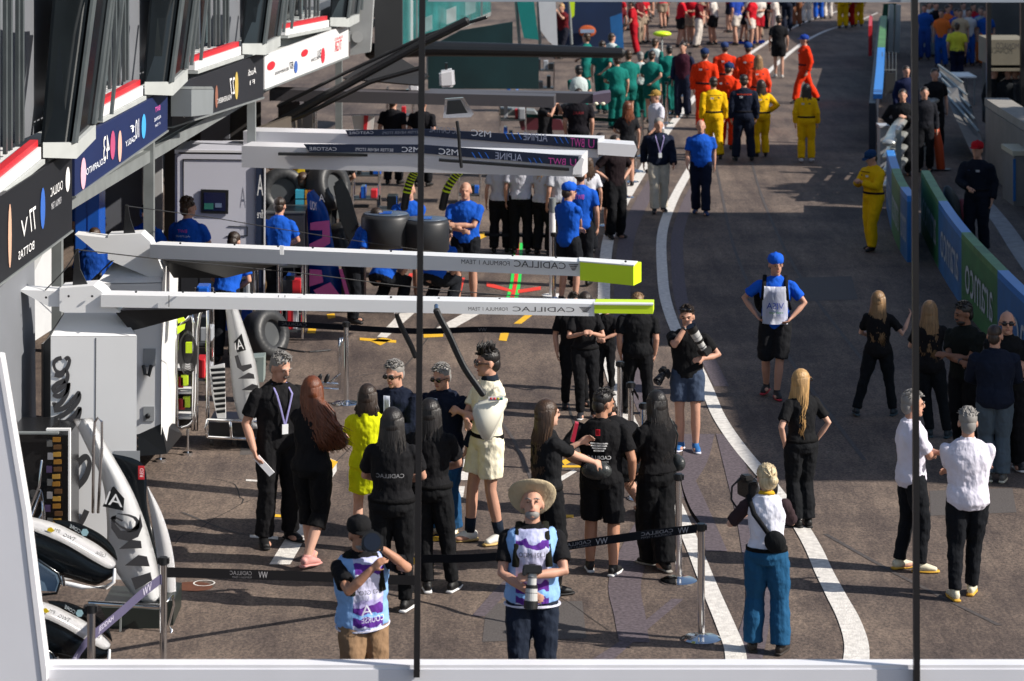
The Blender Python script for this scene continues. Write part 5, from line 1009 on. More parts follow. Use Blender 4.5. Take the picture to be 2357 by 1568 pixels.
o = root_at('floor_panel', 'tall black bodywork panel leaning between the tyres and the padded stack', 'bodywork', P(800,560,41)); bm = NB(); plate(bm, [(766,425),(786,410),(806,450),(828,530),(836,566),(806,572),(780,500)], 41.2, .12); bmesh.ops.bevel(bm, geom=bm.edges[:], offset=.03, segments=2, affect='EDGES'); part('panel', bm, CB, o); bm = NB(); plate(bm, [(704,500),(712,494),(700,560),(694,556)], 41.1, .05); part('pink_edge', bm, PK, o)
cabinet('black tool cart below the blue engine cover', 648, 706, 600, 720, .6, mat('bench_black'), None, 2); cabinet('black tool cart between the padded stacks and the first boom', 786, 838, 612, 712, .6, mat('bench_black'), None, 1)
cabinet('low grey cart in the far garage behind the striped arms', 700, 780, 392, 470, .6, mat('bench_black'), None, 2)
def kart(label, x, base, wpx, Y=None):
    """small wheeled frame with odds and ends"""
    Y = GY(base); o = root_at('equipment_rack', label, 'rack', G(x, base)); u = wpx*Y/F; c = G(x, base)
    for sx in (-1,1):
        for sy in (0,.5): bm = NB(); cyl(bm, c+Vector((sx*u/2,sy,.06)), c+Vector((sx*u/2,sy,1.25)), .018); part('upright', bm, CHR, o)
    for z in (.15,.6,1.05): bm = NB(); box(bm, c+Vector((-u/2,0,z)), c+Vector((u/2,.5,z+.03))); part('shelf', bm, GREY3, o)
    rr = random.Random(x)
    for k in range(9):
        z = (.18,.63,1.08)[k % 3]; xx = rr.uniform(-u/2+.05,u/2-.12); bm = NB(); box(bm, c+Vector((xx,rr.uniform(.02,.2),z)), c+Vector((xx+rr.uniform(.06,.16),.4,z+rr.uniform(.08,.3)))); bmesh.ops.bevel(bm, geom=bm.edges[:], offset=.01, segments=1, affect='EDGES'); part('tool_case', bm, [BLKM, BL, mat('case_grey', (.33,.35,.38), .5), CB, RED, mat('bench_black')][rr.randrange(6)], o)
for lb, x, b, w_ in (('chrome rack of small cases left of the second engine cover',460,905,40),('chrome rack of cases behind the first boom and the blue engine cover',668,790,56),('chrome rack of cases under the striped arms',842,480,60),('chrome rack of cases behind the padded stacks',900,640,60),('chrome rack of cases in the far garage doorway',700,345,50),('chrome rack beside the pearl gantry',560,800,50),('chrome rack right of the padded stacks, far side',1080,470,50),('chrome rack beneath the charcoal beams',920,330,60),('chrome rack beneath the charcoal beams by the lane',1180,340,60),('chrome rack between the teal crew and the dark panel',1250,260,50)): kart(lb, x, b, w_)
def cable(label, pts, r=.012): o = root_at('cable', label, 'cable', P(*pts[0])); bm = NB(); tube(bm, [P(*q) for q in catmull(pts, 5)], r, n=6); part('cable', bm, RUB, o)
cable('thin guy wire from the first antenna to the second boom', [(180,575,26.2),(400,600,28),(700,630,30),(960,662,31),(1300,690,32)], .006); cable('thin guy wire from the second antenna across the pearl gantry', [(290,474,30.4),(480,500,34),(600,520,36),(830,556,38),(1000,580,39)], .006); cable('thin wire from the nearest antenna down to the boom tail', [(178,576,26.15),(150,620,26.1),(104,668,26.05)], .006)
cable('black cable lying from the chrome rack across the lane', [(640,800,33.6),(700,810,33.4),(760,806,33.5)], .012)
# ================================================================ glazed screen: white frame, black joints
WF = mat('frame_white', (.72,.73,.78), .35, 0, .03); JB = mat('joint_black', (.010,.010,.012), .4)
o = root_at('glazing_frame', 'white window frame with black joints standing before the pit lane, its lower rail blurred', 'window frame', P(1178,1560,20))
Y0 = 20.0
def wp(name, q, m, t=.08, Y=Y0): bm = NB(); plate(bm, q, Y, t); return part(name, bm, m, o)
wp('lower_rail', [(92,1541),(2420,1541),(2420,1600),(92,1600)], WF, .10); 
wp('rail_edge', [(96,1531),(2420,1531),(2420,1540),(98,1540)], mat('frame_edge', (.80,.80,.83), .3), .14, Y0+.01)
o_w = wp('plinth', [(-200,1601),(2600,1601),(2600,1760),(-200,1760)], mat('plinth_grey', (.45,.46,.48), .7), .25, Y0+.02)
wp('joint', [(965,-30),(979,-30),(966,1560),(952,1560)], JB, .06, Y0-.07); wp('joint', [(2099,-30),(2113,-30),(2118,1580),(2104,1580)], JB, .06, Y0-.07)
wp('slanted_post', [(-60,700),(-8,820),(50,1180),(96,1568),(40,1600),(-60,1600)], WF, .12, Y0-.05)
wp('post_edge', [(-8,820),(2,822),(62,1180),(107,1545),(107,1568),(97,1568),(51,1180)], mat('frame_edge'), .16, Y0-.06)
wp('top_rail', [(985,-34),(2420,-34),(2420,6),(985,4)], mat('frame_grey', (.30,.34,.40), .5), .08, Y0+.02)
# ================================================================ barriers and stands on the right
def wall_strip(root, name, pts, z0, z1, t, m, smooth=False, dx=(1,0,0)):
    q = catmull(pts, 5) if len(pts) > 2 else pts; g = [G(x, y) for x, y in q]; bm = NB(); prev = None; D_ = Vector(dx)*t
    for p in g:
        a = [bm.verts.new(p+Vector((0,0,z0))), bm.verts.new(p+Vector((0,0,z1))), bm.verts.new(p+D_+Vector((0,0,z1))), bm.verts.new(p+D_+Vector((0,0,z0)))]
        if prev:
            for k in range(4): bm.faces.new((prev[k], prev[(k+1) % 4], a[(k+1) % 4], a[k]))
        else: bm.faces.new(a)
        prev = a
    bm.faces.new(prev[::-1]); return part(name, bm, m, root, smooth)
AB = mat('barrier_blue', (.015,.13,.36), .5, 0, .25, 3); AG = mat('barrier_green', (.03,.16,.05), .5, 0, .25, 2); PB = mat('pad_bright_blue', (.02,.20,.62), .4, 0, .08); PGn = mat('pad_green', (.08,.22,.07), .5, 0, .5, 3); LET = mat('letter_pale', (.42,.48,.55), .6)
def panel_barrier(label, pts, cuts):
    o = root_at('padded_barrier', label, 'barrier', G(*pts[0])); q = catmull(pts, 6)
    def sub(a, b):
        def yx(x):
            for (x0,y0),(x1,y1) in zip(q, q[1:]):
                if x0 <= x <= x1: return y0+(y1-y0)*(x-x0)/max(1e-6, x1-x0)
            return q[-1][1]
        n = 6; return [(a+(b-a)*k/n, yx(a+(b-a)*k/n)) for k in range(n+1)], yx
    for a, b, c in cuts:
        s, yx = sub(a, b); bm = NB()
        wall_strip(o, 'panel', s, .0, 1.0, .08, AB if c == 'b' else AG); wall_strip(o, 'top_pad', s, 1.0, 1.10, .15, PB if c == 'b' else PGn)
        f = lambda u, v: G(a+(b-a)*(.12+.76*u), yx(a+(b-a)*(.12+.76*u)))+Vector((-.012,-.012,.30+.42*v)); bm = NB(); text_on(bm, 'aramco', f); part('lettering', bm, LET, o)
    return o
panel_barrier('curved blue and green padded barrier left of the right-hand glass joint', [(2040,480),(2052,530),(2072,580),(2106,628)], [(2040,2052,'b'),(2052,2072,'g'),(2072,2088,'b')])
panel_barrier('long curved blue and green padded barrier with pale lettering at the right', [(2120,535),(2162,622),(2212,702),(2290,800),(2360,880),(2440,960)], [(2120,2160,'g'),(2160,2213,'b'),(2213,2296,'g'),(2296,2438,'b')])
o = root_at('trackside_barrier', 'dark barrier running up the right side of the lane with a red panel far away', 'barrier', G(2000,352)); pts = [(2000,352),(2006,290),(2012,220),(2018,160),(2024,118)]
wall_strip(o, 'panel', pts, 0, 1.1, .15, mat('barrier_navy', (.018,.022,.035), .5)); wall_strip(o, 'blue_edge', [(2010,340),(2016,270),(2020,210)], 1.1, 1.2, .2, PB); wall_strip(o, 'green_edge', [(2020,209),(2024,160),(2027,122)], 1.1, 1.2, .2, PGn)
wall_strip(o, 'red_panel', [(1999,160),(2001,130)], .4, 1.3, .1, RED)
o = root_at('crash_rail', 'silver corrugated crash rail curving behind the padded barrier', 'rail', G(2080,420))
SIL = mat('silver_rail', (.55,.57,.55), .3, .6, .1)
for k in range(4):
    q = [G(x, y)+Vector((0,0,.35+.27*k)) for x, y in catmull([(2046,470),(2062,430),(2085,395),(2112,372),(2150,352)], 4)]; bm = NB(); tube(bm, q, [(.06,.13)]*len(q), side=(0,0,1), n=10); part('rail', bm, SIL, o, True)
for x, y in ((2050,462),(2085,396),(2118,370)): c = G(x,y)+Vector((.12,.1,0)); bm = NB(); box(bm, c, c+Vector((.1,.1,1.35))); part('post', bm, STEEL, o)
o = root_at('orange_post', 'tall orange padded post right of the crash rail', 'post', G(2163,392)); bm = NB(); tube(bm, [G(2166,392), G(2166,392)+Vector((-.05,0,.5)), G(2166,392)+Vector((-.16,0,1.0)), G(2166,392)+Vector((-.26,0,1.12))], [.09,.10,.10,.08], n=12); part('pad', bm, mat('orange_pad', (.62,.08,.02), .5), o, True); bm = NB(); cyl(bm, G(2166,392), G(2166,392)+Vector((0,0,.03)), .2); part('base', bm, BLKM, o)
CONC = mat('concrete', (.20,.185,.17), .85, 0, .2, 2, .3, 20)
o = root_at('concrete_wall', 'brownish concrete wall with a paler coping at the right edge', 'wall', G(2300,430)); wall_strip(o, 'wall', [(2268,395),(2330,445),(2480,560)], 0, 1.35, .4, CONC); wall_strip(o, 'coping', [(2266,392),(2328,442),(2478,556)], 1.36, 1.52, .5, mat('coping', (.27,.255,.23), .8, 0, .15))
o = root_at('concrete_block', 'cream-topped concrete block with a blue stripe at the far right edge', 'block', G(2350,440)); bm = NB(); a = G(2334,475); box(bm, a, a+Vector((1.5,1.2,.95))); part('block', bm, CONC, o); bm = NB(); box(bm, a+Vector((-.03,-.03,.96)), a+Vector((1.5,1.2,1.05))); part('top', bm, mat('cream', (.50,.45,.33), .7), o); bm = NB(); box(bm, a+Vector((-.02,-.02,.1)), a+Vector((.03,-.001,.9))); part('stripe', bm, AB, o)
o = root_at('leaning_panel', 'grey curved fence panel sloping down behind the orange post', 'fence panel', G(2200,300)); bm = NB(); f = [P(2160,150,70),P(2215,190,66),P(2262,330,60),P(2236,352,58),P(2180,230,64)]; hexa(bm, f, [p+Vector((.1,.4,-.1)) for p in f]); part('panel', bm, mat('fence_grey', (.13,.125,.12), .6, 0, .25, 2), o)
for k in range(5): bm = NB(); u = k/5; a = P(2160+20*u,150+80*u,69.5-6*u); b = P(2215+47*u,190+140*u,65.5-6*u); tube(bm, [a, b], .03, n=6); part('wire_rail', bm, STEEL, o)
o = root_at('white_table', 'white folding table in sunlight beyond the fence panel', 'table', G(2200,220)); bm = NB(); c = G(2198,240); box(bm, c+Vector((-.5,-.4,.72)), c+Vector((.5,.9,.76))); part('tabletop', bm, WHT, o)
for dx, dy in ((-.45,-.35),(.45,-.35),(-.45,.85),(.45,.85)): bm = NB(); cyl(bm, c+Vector((dx,dy,0)), c+Vector((dx,dy,.72)), .02); part('leg', bm, STEEL, o)
o = root_at('trackside_booth', 'tan trackside booth with black lettering and a dark opening, top right', 'booth', G(2330,260)); Yb = 62
bm = NB(); plate(bm, [(2278,92),(2368,92),(2368,150),(2278,150)], Yb, 1.5); part('sign_board', bm, mat('tan_board', (.20,.18,.135), .8, 0, .15, 2), o); ptext(o, 'MONACO', (2292,112),(2345,114), 14, Yb-.02, Yb-.02, INK, .02)
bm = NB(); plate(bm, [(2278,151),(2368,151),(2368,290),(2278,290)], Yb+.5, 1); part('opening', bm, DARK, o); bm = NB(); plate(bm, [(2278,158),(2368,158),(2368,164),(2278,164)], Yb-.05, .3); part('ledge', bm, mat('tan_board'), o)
for x in (2272,2350): bm = NB(); plate(bm, [(x,-20),(x+10,-20),(x+10,300),(x,300)], Yb-.6, .15); part('pillar', bm, BLKM, o)
bm = NB(); plate(bm, [(2122,-60),(2400,-60),(2400,100),(2122,110)], 90, .5); 
part('back_wall', bm, mat('back_grey', (.12,.115,.11), .8, 0, .3, 1), o)
for x, c_ in ((2120,'grey_white'),(2136,'grey_white')): 
    o = root_at('white_pillar', 'slim whitish pillar in the row behind the far barrier', 'pillar', G(x-90,130), 'row of whitish pillars'); 
    bm = NB(); plate(bm, [(x-72,12),(x-62,12),(x-66,128),(x-78,128)], 88, .3); part('shaft', bm, mat('pillar_white', (.42,.45,.43), .6), o); bm = NB(); plate(bm, [(x-80,128),(x-64,128),(x-64,134),(x-80,134)], 87.9, .5); part('foot', bm, CONC, o)
o = root_at('green_board', 'dark green board standing by the lane at the top right', 'board', G(2040,90)); bm = NB(); plate(bm, [(2034,9),(2064,8),(2056,70),(2028,72)], 93, .1); part('board', bm, mat('board_green', (.004,.07,.035), .5), o); bm = NB(); plate(bm, [(2040,70),(2043,70),(2043,96),(2040,96)], 93.1, .05); part('leg', bm, STEEL, o)
o = root_at('mesh_gate', 'grey wire mesh gate behind the dark barrier', 'gate', G(2045,230)); 
for k in range(5): bm = NB(); x = 2030+k*8; plate(bm, [(x,120),(x+1.5,120),(x+1.5,235),(x,235)], 72, .03); part('bar', bm, STEEL, o)
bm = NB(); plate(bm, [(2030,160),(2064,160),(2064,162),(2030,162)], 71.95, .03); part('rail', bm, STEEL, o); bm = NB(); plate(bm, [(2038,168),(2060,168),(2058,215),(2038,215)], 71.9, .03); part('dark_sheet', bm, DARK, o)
o = root_at('equipment_case', 'pale grey equipment case behind the crash rail', 'case', G(2062,390)); bm = NB(); c = G(2062,400); box(bm, c+Vector((-.32,0,0)), c+Vector((.32,.5,.95))); part('body', bm, mat('case_grey', (.33,.35,.38), .5), o); bm = NB(); box(bm, c+Vector((-.34,-.02,.96)), c+Vector((.34,.52,1.0))); part('lid', bm, mat('case_lid', (.42,.44,.48), .4), o)
o = root_at('helmet_bag', 'dark bag with a crimson side lying on the track side of the barrier', 'bag', G(2195,510)); bm = NB(); c = G(2196,515); ell(bm, c+Vector((0,0,.3)), (.14,.2,.42), Euler((0,-.35,0)).to_matrix()); part('bag', bm, mat('bag_dark', (.02,.03,.03), .5), o, True); bm = NB(); ell(bm, c+Vector((.14,0,.22)), (.10,.18,.24)); part('side', bm, mat('crimson', (.13,.01,.02), .6), o, True)
# ---------------- buildings and a tree out of frame on the right (they cast the shade on the lane)
FC = mat('unseen_facade_cream', (.42,.38,.32), .8, 0, .1, 1); 
def block(label, x0, x1, y0, y1, h, rows):
    o = root_at('building', label, 'building', (x0, y0, 0)); bm = NB(); box(bm, (x0,y0,0), (x1,y1,h-.3)); part('wall', bm, FC, o); bm = NB(); box(bm, (x0-.25,y0-.25,h-.29), (x1+.25,y1+.25,h)); part('roof', bm, CONC, o)
    for r in range(rows):
        n = max(2, int((y1-y0)/2.4))
        for k in range(n):
            y = y0+.7+k*(y1-y0-1.2)/n; z = 1.2+r*(h-1.5)/rows; bm = NB(); box(bm, (x0-.05,y,z), (x0-.003,y+1.1,z+1.3)); part('window', bm, DGL, o)
block('unseen cream building right of the lane, nearest of the three', 15.6, 22, 26.9, 34.2, 9.2, 2)
block('unseen taller cream building right of the lane, middle of the three', 15.2, 22, 34.5, 47.2, 9.9, 3)
block('narrow cream tower right of the lane', 18, 22, 55.0, 58.3, 9.9, 3)
block('unseen long low cream building farthest up the lane', 20, 27, 58.6, 100, 7.4, 2)
o = root_at('tree', 'unseen round-crowned tree between the cream building and the tower', 'tree', (16.2,51.6,0)); bm = NB(); tube(bm, [(16.2,51.6,0),(16.25,51.6,2),(16.2,51.7,4.2)], [.25,.2,.12]); part('trunk', bm, mat('bark', (.09,.06,.04), .9), o)
rnd = random.Random(5); bm = NB()
for k in range(2200):
    v = Vector((rnd.gauss(0,1),rnd.gauss(0,1),rnd.gauss(0,.8))).normalized()*rnd.uniform(.5,1)**.5*2.5; c = Vector((16.2,51.6,5))+v; a = Vector((rnd.uniform(-1,1),rnd.uniform(-1,1),rnd.uniform(-1,1))).normalized()*.2; b = a.orthogonal().normalized()*.16
    bm.faces.new([bm.verts.new(c+a), bm.verts.new(c+b), bm.verts.new(c-a), bm.verts.new(c-b)])
me = bpy.data.meshes.new('crown'); bmesh.ops.translate(bm, verts=bm.verts, vec=(-16.2,-51.6,0)); bm.to_mesh(me); bm.free(); ob = obj('crown', me, mat('leaf', (.05,.09,.03), .7, 0, .3, 1), o)
# ---------------- far boards and flags, top centre
o = root_at('sponsor_wall', 'dark navy wall with a round orange and blue emblem at the far end', 'wall', G(1350,150)); bm = NB(); plate(bm, [(1296,-60),(1432,-60),(1432,120),(1296,122)], 86, .3); part('wall', bm, mat('navy_wall', (.004,.02,.07), .6, 0, .3, 1), o)
bm = NB(); ell(bm, P(1352,72,85.9), (.28,.03,.19)); part('emblem_ring', bm, mat('emblem_orange', (.6,.12,.03), .5), o); bm = NB(); plate(bm, [(1336,68),(1368,68),(1368,76),(1336,76)], 85.82, .03); part('emblem_bar', bm, mat('emblem_blue', (.3,.4,.55), .5), o)
bm = NB(); plate(bm, [(1404,40),(1432,30),(1436,115),(1410,118)], 84, .05); part('blue_sheet', bm, AB, o)
def flag(label, pts, Y, m): o = root_at('hanging_banner', label, 'banner', P(*pts[0],Y)); bm = NB(); plate(bm, pts, Y, .06); part('cloth', bm, m, o); bm = NB(); tube(bm, [P(pts[0][0],pts[0][1],Y+.15), P(pts[-1][0],pts[-1][1]+60,Y+.15)], .04, n=8); part('pole', bm, STEEL, o)
flag('teal banner hanging behind the far black beam', [(1186,-20),(1226,-20),(1240,92),(1206,88),(1196,40)], 64, mat('teal_flag', (.005,.20,.19), .5)); flag('white banner with grey edge beside the teal one', [(1238,-20),(1278,-20),(1284,112),(1262,95),(1244,70)], 66, mat('white_flag', (.60,.62,.66), .6)); flag('tall lime banner at the top beside the navy wall', [(1308,-30),(1324,-30),(1322,36),(1316,42)], 80, LIME)
flag('dark teal sheet in the far left garages', [(985,110),(1060,70),(1180,50),(1180,118),(985,122)], 68, mat('dark_teal'))
o = root_at('lime_sunshade', 'small lime sunshade in front of the red crowd', 'sunshade', G(1524,160)); bm = NB(); ell(bm, P(1524,78,84), (.29,.3,.09)); part('canopy', bm, LIME, o, True); bm = NB(); cyl(bm, G(1524,149), P(1524,78,84), .02); part('pole', bm, STEEL, o)
o = root_at('car_nose', 'far racing car nose on the ground among the orange-clad marshals', 'bodywork', G(1300,300)); bm = NB(); plate(bm, [(1190,262),(1290,276),(1300,300),(1200,300)], 62, .8); part('body', bm, mat('body_red_dark', (.10,.02,.03), .4), o); bm = NB(); plate(bm, [(1150,250),(1230,256),(1240,268),(1150,266)], 61.9, .6); part('wing', bm, STEEL, o)
# ================================================================ near people
BK = '131316'
p = person('photographer in black cap and blue and purple bib aiming a camera up', 835, 1183, 1687, 22, 'm', 't', 1.08, lean=4, side=-4,
    arms=(((.115,-.25,1.55),(1,.1,-1)), ((-.02,-.34,1.44),(-.9,.2,-1))), hd=(0,4), vest=(.8,), shirt=(BK,'short'), pants=('8a6f55','straight'), hair=('dark','short'), hat=('cap','141416'), beard=('grey','full'), hem=.84)
PCAP = p
c = camera_prop('black camera held to the eye by the photographer in the black cap', W(p,(.04,-.20,1.60)), Vector((.05,-1,.30)), .13, .062, k=1.1)
p = person('photographer in wide-brimmed straw hat and blue and purple bib', 1225, 1122, 1648, 0, 'm', 'f', 1.05, lean=-3,
    arms=(((.02,-.27,1.14),(1,.25,-.5)), ((-.04,-.25,1.02),(-1,.25,-.5))), hd=(-16,0), vest=(.9,), shirt=(BK,'short'), pants=('1c2433','straight'), hair=('grey','rim'), hat=('brim','b9a98c'), beard=('grey','chin'), hem=.88)
PHAT = p
c = camera_prop('camera with long white lens hanging in the hands of the straw-hatted photographer', W(p,(0,-.30,1.19)), Vector((-.05,-.22,-1)), .21, .046, white=True, up=(0,1,.2), k=1.0)
p = person('moustached man in black polo with lanyard holding a folded paper', 638, 808, 1250, 28, 'm', 'f', 1.12, lean=2,
    arms=('down',((-.27,-.10,.90),(-.5,1,0))), hd=(14,14), shirt=(BK,'short'), pants=(BK,'straight'), hair=('grey','short'), lan='8a86b8', shoe='0c0c0e', stance=((.15,.05),(-.15,-.04)))
PMO = p
bm = NB(); ell(bm, p['HP']((0,-.093,-.040)), (.036*p['s'],.016*p['s'],.012*p['s']), p['Hr']); obj('moustache', bm, mat('hair_dark', HAIR['dark'], .5), p['root'], True)
a = Wr(p, p['S'](p['wr'][1])); bm = NB(); tt = Vector((.16,-.05,-.16)); hexa(bm, [a+Vector((0,-.03,-.08)), a+Vector((.05,-.03,-.04)), a+Vector((.05,-.03,-.04))+tt, a+Vector((0,-.03,-.08))+tt], [a+Vector((0,-.01,-.08)), a+Vector((.05,-.01,-.04)), a+Vector((.05,-.01,-.04))+tt, a+Vector((0,-.01,-.08))+tt])
r0 = root_at('folded_paper', 'white folded paper in the hand of the moustached man', 'paper', a); part('sheet', bm, mat('paper', (.75,.75,.78), .8), r0)
person('woman with long auburn hair in black cropped jumpsuit and pink heels', 718, 862, 1303, 158, 'f', 'l', 1.0, arms=('cross','belly'),
    shirt=(BK,'long'), pants=('0e0f12','capri'), shoe='c98f88', hair=('auburn','windy'), stance=((.10,-.16),(-.02,.14,.03)), hd=(0,20))
person('woman with brown bob in bright yellow blazer and short skirt', 846, 882, 1268, 172, 'f', 'l', .95, arms=('belly','belly'),
    shirt=('d9df14','jacket'), pants=('cfd612','skirt'), shoe='c9a48c', hair=('dark','bob'), hem=.80)
p = person('woman seen from behind with very long dark hair, left of the glass joint, black uniform', 903, 936, 1408, 176, 'f', 'f', 1.1, arms=('belly','belly'),
    shirt=(BK,'short'), pants=('101114','slim'), shoe='0b0b0d', sole='d8d8d8', hair=('black','verylong'), hem=.97)
chest_text(p, 'CADILLAC', -.12, .12, 1.19, 1.225, '8a8a8c', back=True)
p = person('woman seen from behind with very long dark hair, right of the glass joint, black uniform', 990, 915, 1362, 172, 'f', 'f', 1.1, arms=('belly','belly'),
    shirt=(BK,'short'), pants=('101114','slim'), shoe='0b0b0d', sole='d8d8d8', hair=('black','verylong'), hem=.97, stance=((.02,.02),(-.20,-.02)))
for lb, x, tp, ft in (('grey-haired man in aviator sunglasses and navy jacket, left of the glass joint', 912, 828, 1236), ('grey-haired man in aviator sunglasses and navy jacket, right of the glass joint', 1020, 836, 1232)):
    p = person(lb, x, tp, ft, -25, 'm', 'f', 1.12, arms=(((.30,-.05,.93),(1,.4,0)),'belly') if x > 1000 else ('belly','belly'), hd=(10,-8), shirt=('10182a','jacket'), pants=('1f4a72','jeans'), shoe='d8d5cc', sole='b79a66', hair=('grey','short'), shade=True)
    bm = NB(); rx = .2
    chest_patch(p, (-.035,.035,1.12,1.44), 'd5dbe8', lift=.016, name='white_shirt')
p = person('man in cream polo and shorts with tall black hair and sunglasses, arms folded', 1120, 800, 1248, -62, 'm', 'f', .98, arms=('cross','cross'), hd=(6,-14), lean=-3,
    shirt=('e6dfc8','short'), pants=('e3dcc4','shorts'), shoe='dcdad2', sole='c7a86a', hair=('black','quiff'), shade=True, stance=((.10,.08),(-.10,-.12)), hem=.93)
for i in (0,1):
    bm = NB(); a = p['ank'][i]; k = p['knees'][i]; d = (k-a).normalized(); tube(bm, [p['S'](a+d*.0), p['S'](a+d*.13)], [.046*p['s'], .052*p['s']], cap=False); obj('sock', bm, cloth('16202e'), p['root'], True)
bm = NB(); tube(bm, [p['S'](p['T']((0,.01,1.445))), p['S'](p['T']((0,0,1.515)))], [(.095*p['s'],.085*p['s']), (.072*p['s'],.07*p['s'])], cap=False, n=16); obj('collar', bm, cloth('18222e'), p['shirt'], True)
p = person('young woman with long brown hair reaching her arm out and holding a red phone', 1258, 918, 1365, 118, 'f', 'l', 1.0,
    arms=(((.10,-.40,1.30),(.5,.2,-1)), ((-.02,-.56,1.10),(-.6,.4,-1))), shirt=('16171a','short'), pants=('0f1013','slim'), hair=('brown','verylong'), hem=.97)
c = P(1322, 995, p['Y']-.05); bm = NB(); plate(bm, [(1313,1016),(1324,974),(1332,976),(1322,1020)], p['Y']-.1, .09)
r0 = root_at('mobile_phone', 'red mobile phone raised by the woman with long brown hair', 'phone', c); part('phone_case', bm, mat('phone_red', (.45,.02,.05), .35), r0)
p = person('bearded man seen from behind in black team shirt with crest and black shorts', 1385, 897, 1320, 170, 'm', 't', 1.15, arms=('hip','loose'), hd=(8,-45),
    shirt=('101013','short'), pants=('0d0e12','long_shorts'), shoe='0c0c0e', sole='cfcfcf', hair=('black','short'), beard=('black','full'), stance=((-.02,-.04),(.20,.04)) if False else ((.12,-.05),(-.12,.06)), hem=.84)
PCAD = p
chest_text(p, 'CADILLAC', -.115, .115, 1.135, 1.17, 'd0d0d0', back=True); chest_text(p, 'FORMULA 1 TEAM', -.08, .09, 1.10, 1.12, 'a8a8a8', back=True)
for a, b, z in ((-.085,.085,1.285),(-.078,.078,1.262),(-.066,.066,1.239),(-.05,.05,1.216)): chest_patch(p, (a,b,z-.006,z+.006), 'd8d8d8', back=True, name='crest', n=4)
chest_patch(p, (-.012,.030,1.36,1.42), 'b02030', back=True, name='stripe')
bm = NB(); k = p; plate_c = k['S'](k['T']((.02,.20,1.03))); ell(bm, plate_c, (.15,.07,.09)); obj('waist_bag', bm, mat('leather', (.03,.034,.035), .35, bump=.3, bscale=25), p['root'], True)
p = person('man in black crouching behind the stanchions with his knee forward', 1448, 0, 1195, -150, 'm', 'f', 1.1, h=1.8, pelvis=.50, lean=38, arms=('belly','belly'), stance=((.20,-.22),(-.22,-.10)), shirt=(BK,'short'), pants=('0d0e12','shorts'), shoe='101012', sole='cfcfcf')
p = person('woman with long black hair in black suit and wide trousers beside the stanchion', 1512, 895, 1308, -142, 'f', 'f', 1.08, arms=('belly','belly'), hd=(2,-12),
    shirt=('0d0d10','jacket'), pants=('0c0d10','wide'), shoe='0b0b0d', sole='8d8a84', hair=('black','verylong'), stance=((-.02,-.1),(.02,.16)), hem=1.06)
bm = NB(); ell(bm, p['S'](p['T']((-.22,.04,1.02))), (.07,.11,.085)); tube(bm, [p['S'](p['T'](q)) for q in ((-.22,.02,1.08),(-.22,.06,1.3),(-.13,.05,1.47))], .010); obj('shoulder_bag', bm, mat('leather'), p['root'], True)
p = person('woman with blonde ponytail bun in white and brown raglan shirt and blue jeans', 1765, 1066, 1502, 168, 'f', 'l', 1.0, arms=(((.22,-.24,1.22),(1,.2,-1)), ((-.02,-.30,1.30),(-1,.1,-1))), hd=(4,32),
    shirt=('dfe0ee','half','33262a'), pants=('1d4f74','jeans'), shoe='2a2420', hair=('pale','bun'), hem=.98, stance=((.13,.0),(-.13,.03)))
PBL = p
bm = NB(); tube(bm, [p['S'](p['T'](q)) for q in ((.17,.03,1.46),(.10,.16,1.32),(-.04,.17,1.14),(-.12,.14,1.02))], [(.022,.012)]*4); ell(bm, p['S'](p['T']((-.10,.19,1.08))), (.095,.05,.10), Euler((0,.6,0)).to_matrix()); obj('sling_bag', bm, cloth('121417'), p['root'], True)
bm = NB(); tube(bm, [p['S'](p['T']((0,.012,1.475))), p['S'](p['T']((0,.008,1.505)))], [(.082*p['s'],.075*p['s']), (.066*p['s'],.062*p['s'])], cap=False); obj('collar', bm, cloth('c9a12a'), p['shirt'], True)
camera_prop('black video camera with a round lens held by the woman in jeans', P(1722, 1122, 23.9), Vector((.9,.4,0)), .10, .06, k=1.5)
bm = NB(); a = P(1715, 1140, 23.9)
tube(bm, [P(1705,1100,23.9), P(1685,1120,23.9), P(1683,1150,23.9), P(1700,1175,23.85)], .009); tube(bm, [P(1722,1150,23.8), P(1716,1175,23.8), P(1700,1195,23.75)], .02)
r0 = root_at('camera_grip', 'curved black cable and grip under the video camera of the woman in jeans', 'camera grip', a); part('grip', bm, mat('camera_black'), r0, True)
person('woman with long blonde hair and sunglasses, black outfit, hands in pockets', 1845, 848, 1213, 205, 'f', 'l', 1.0, arms=('pocket','pocket'), hd=(0,-70), shirt=('121316','short'), pants=('111317','straight'), shoe='0b0b0d', hair=('blond','verylong'), shade=True, stance=((.06,.0),(-.06,.04)), hem=.97)
p = person('grey-haired man in white polo shirt and cream trainers seen from behind', 2228, 940, 1376, 176, 'm', 'f', 1.1, arms=('cross','cross'), shirt=('d7d4e2','short'), pants=('101319','slim'), shoe='cfc8b0', sole='c99a2e', hair=('grey','short'), hem=.82, stance=((.13,.10),(-.04,-.10)))
person('man in white polo shirt half hidden by the right-hand glass joint', 2098, 900, 1314, 100, 'm', 'f', 1.05, arms=('cross','cross'), shirt=('d7d4e2','short'), pants=('101319','slim'), shoe='cfc8b0', sole='c99a2e', hair=('grey','short'), hem=.82, stance=((.08,.10),(-.08,-.06)))
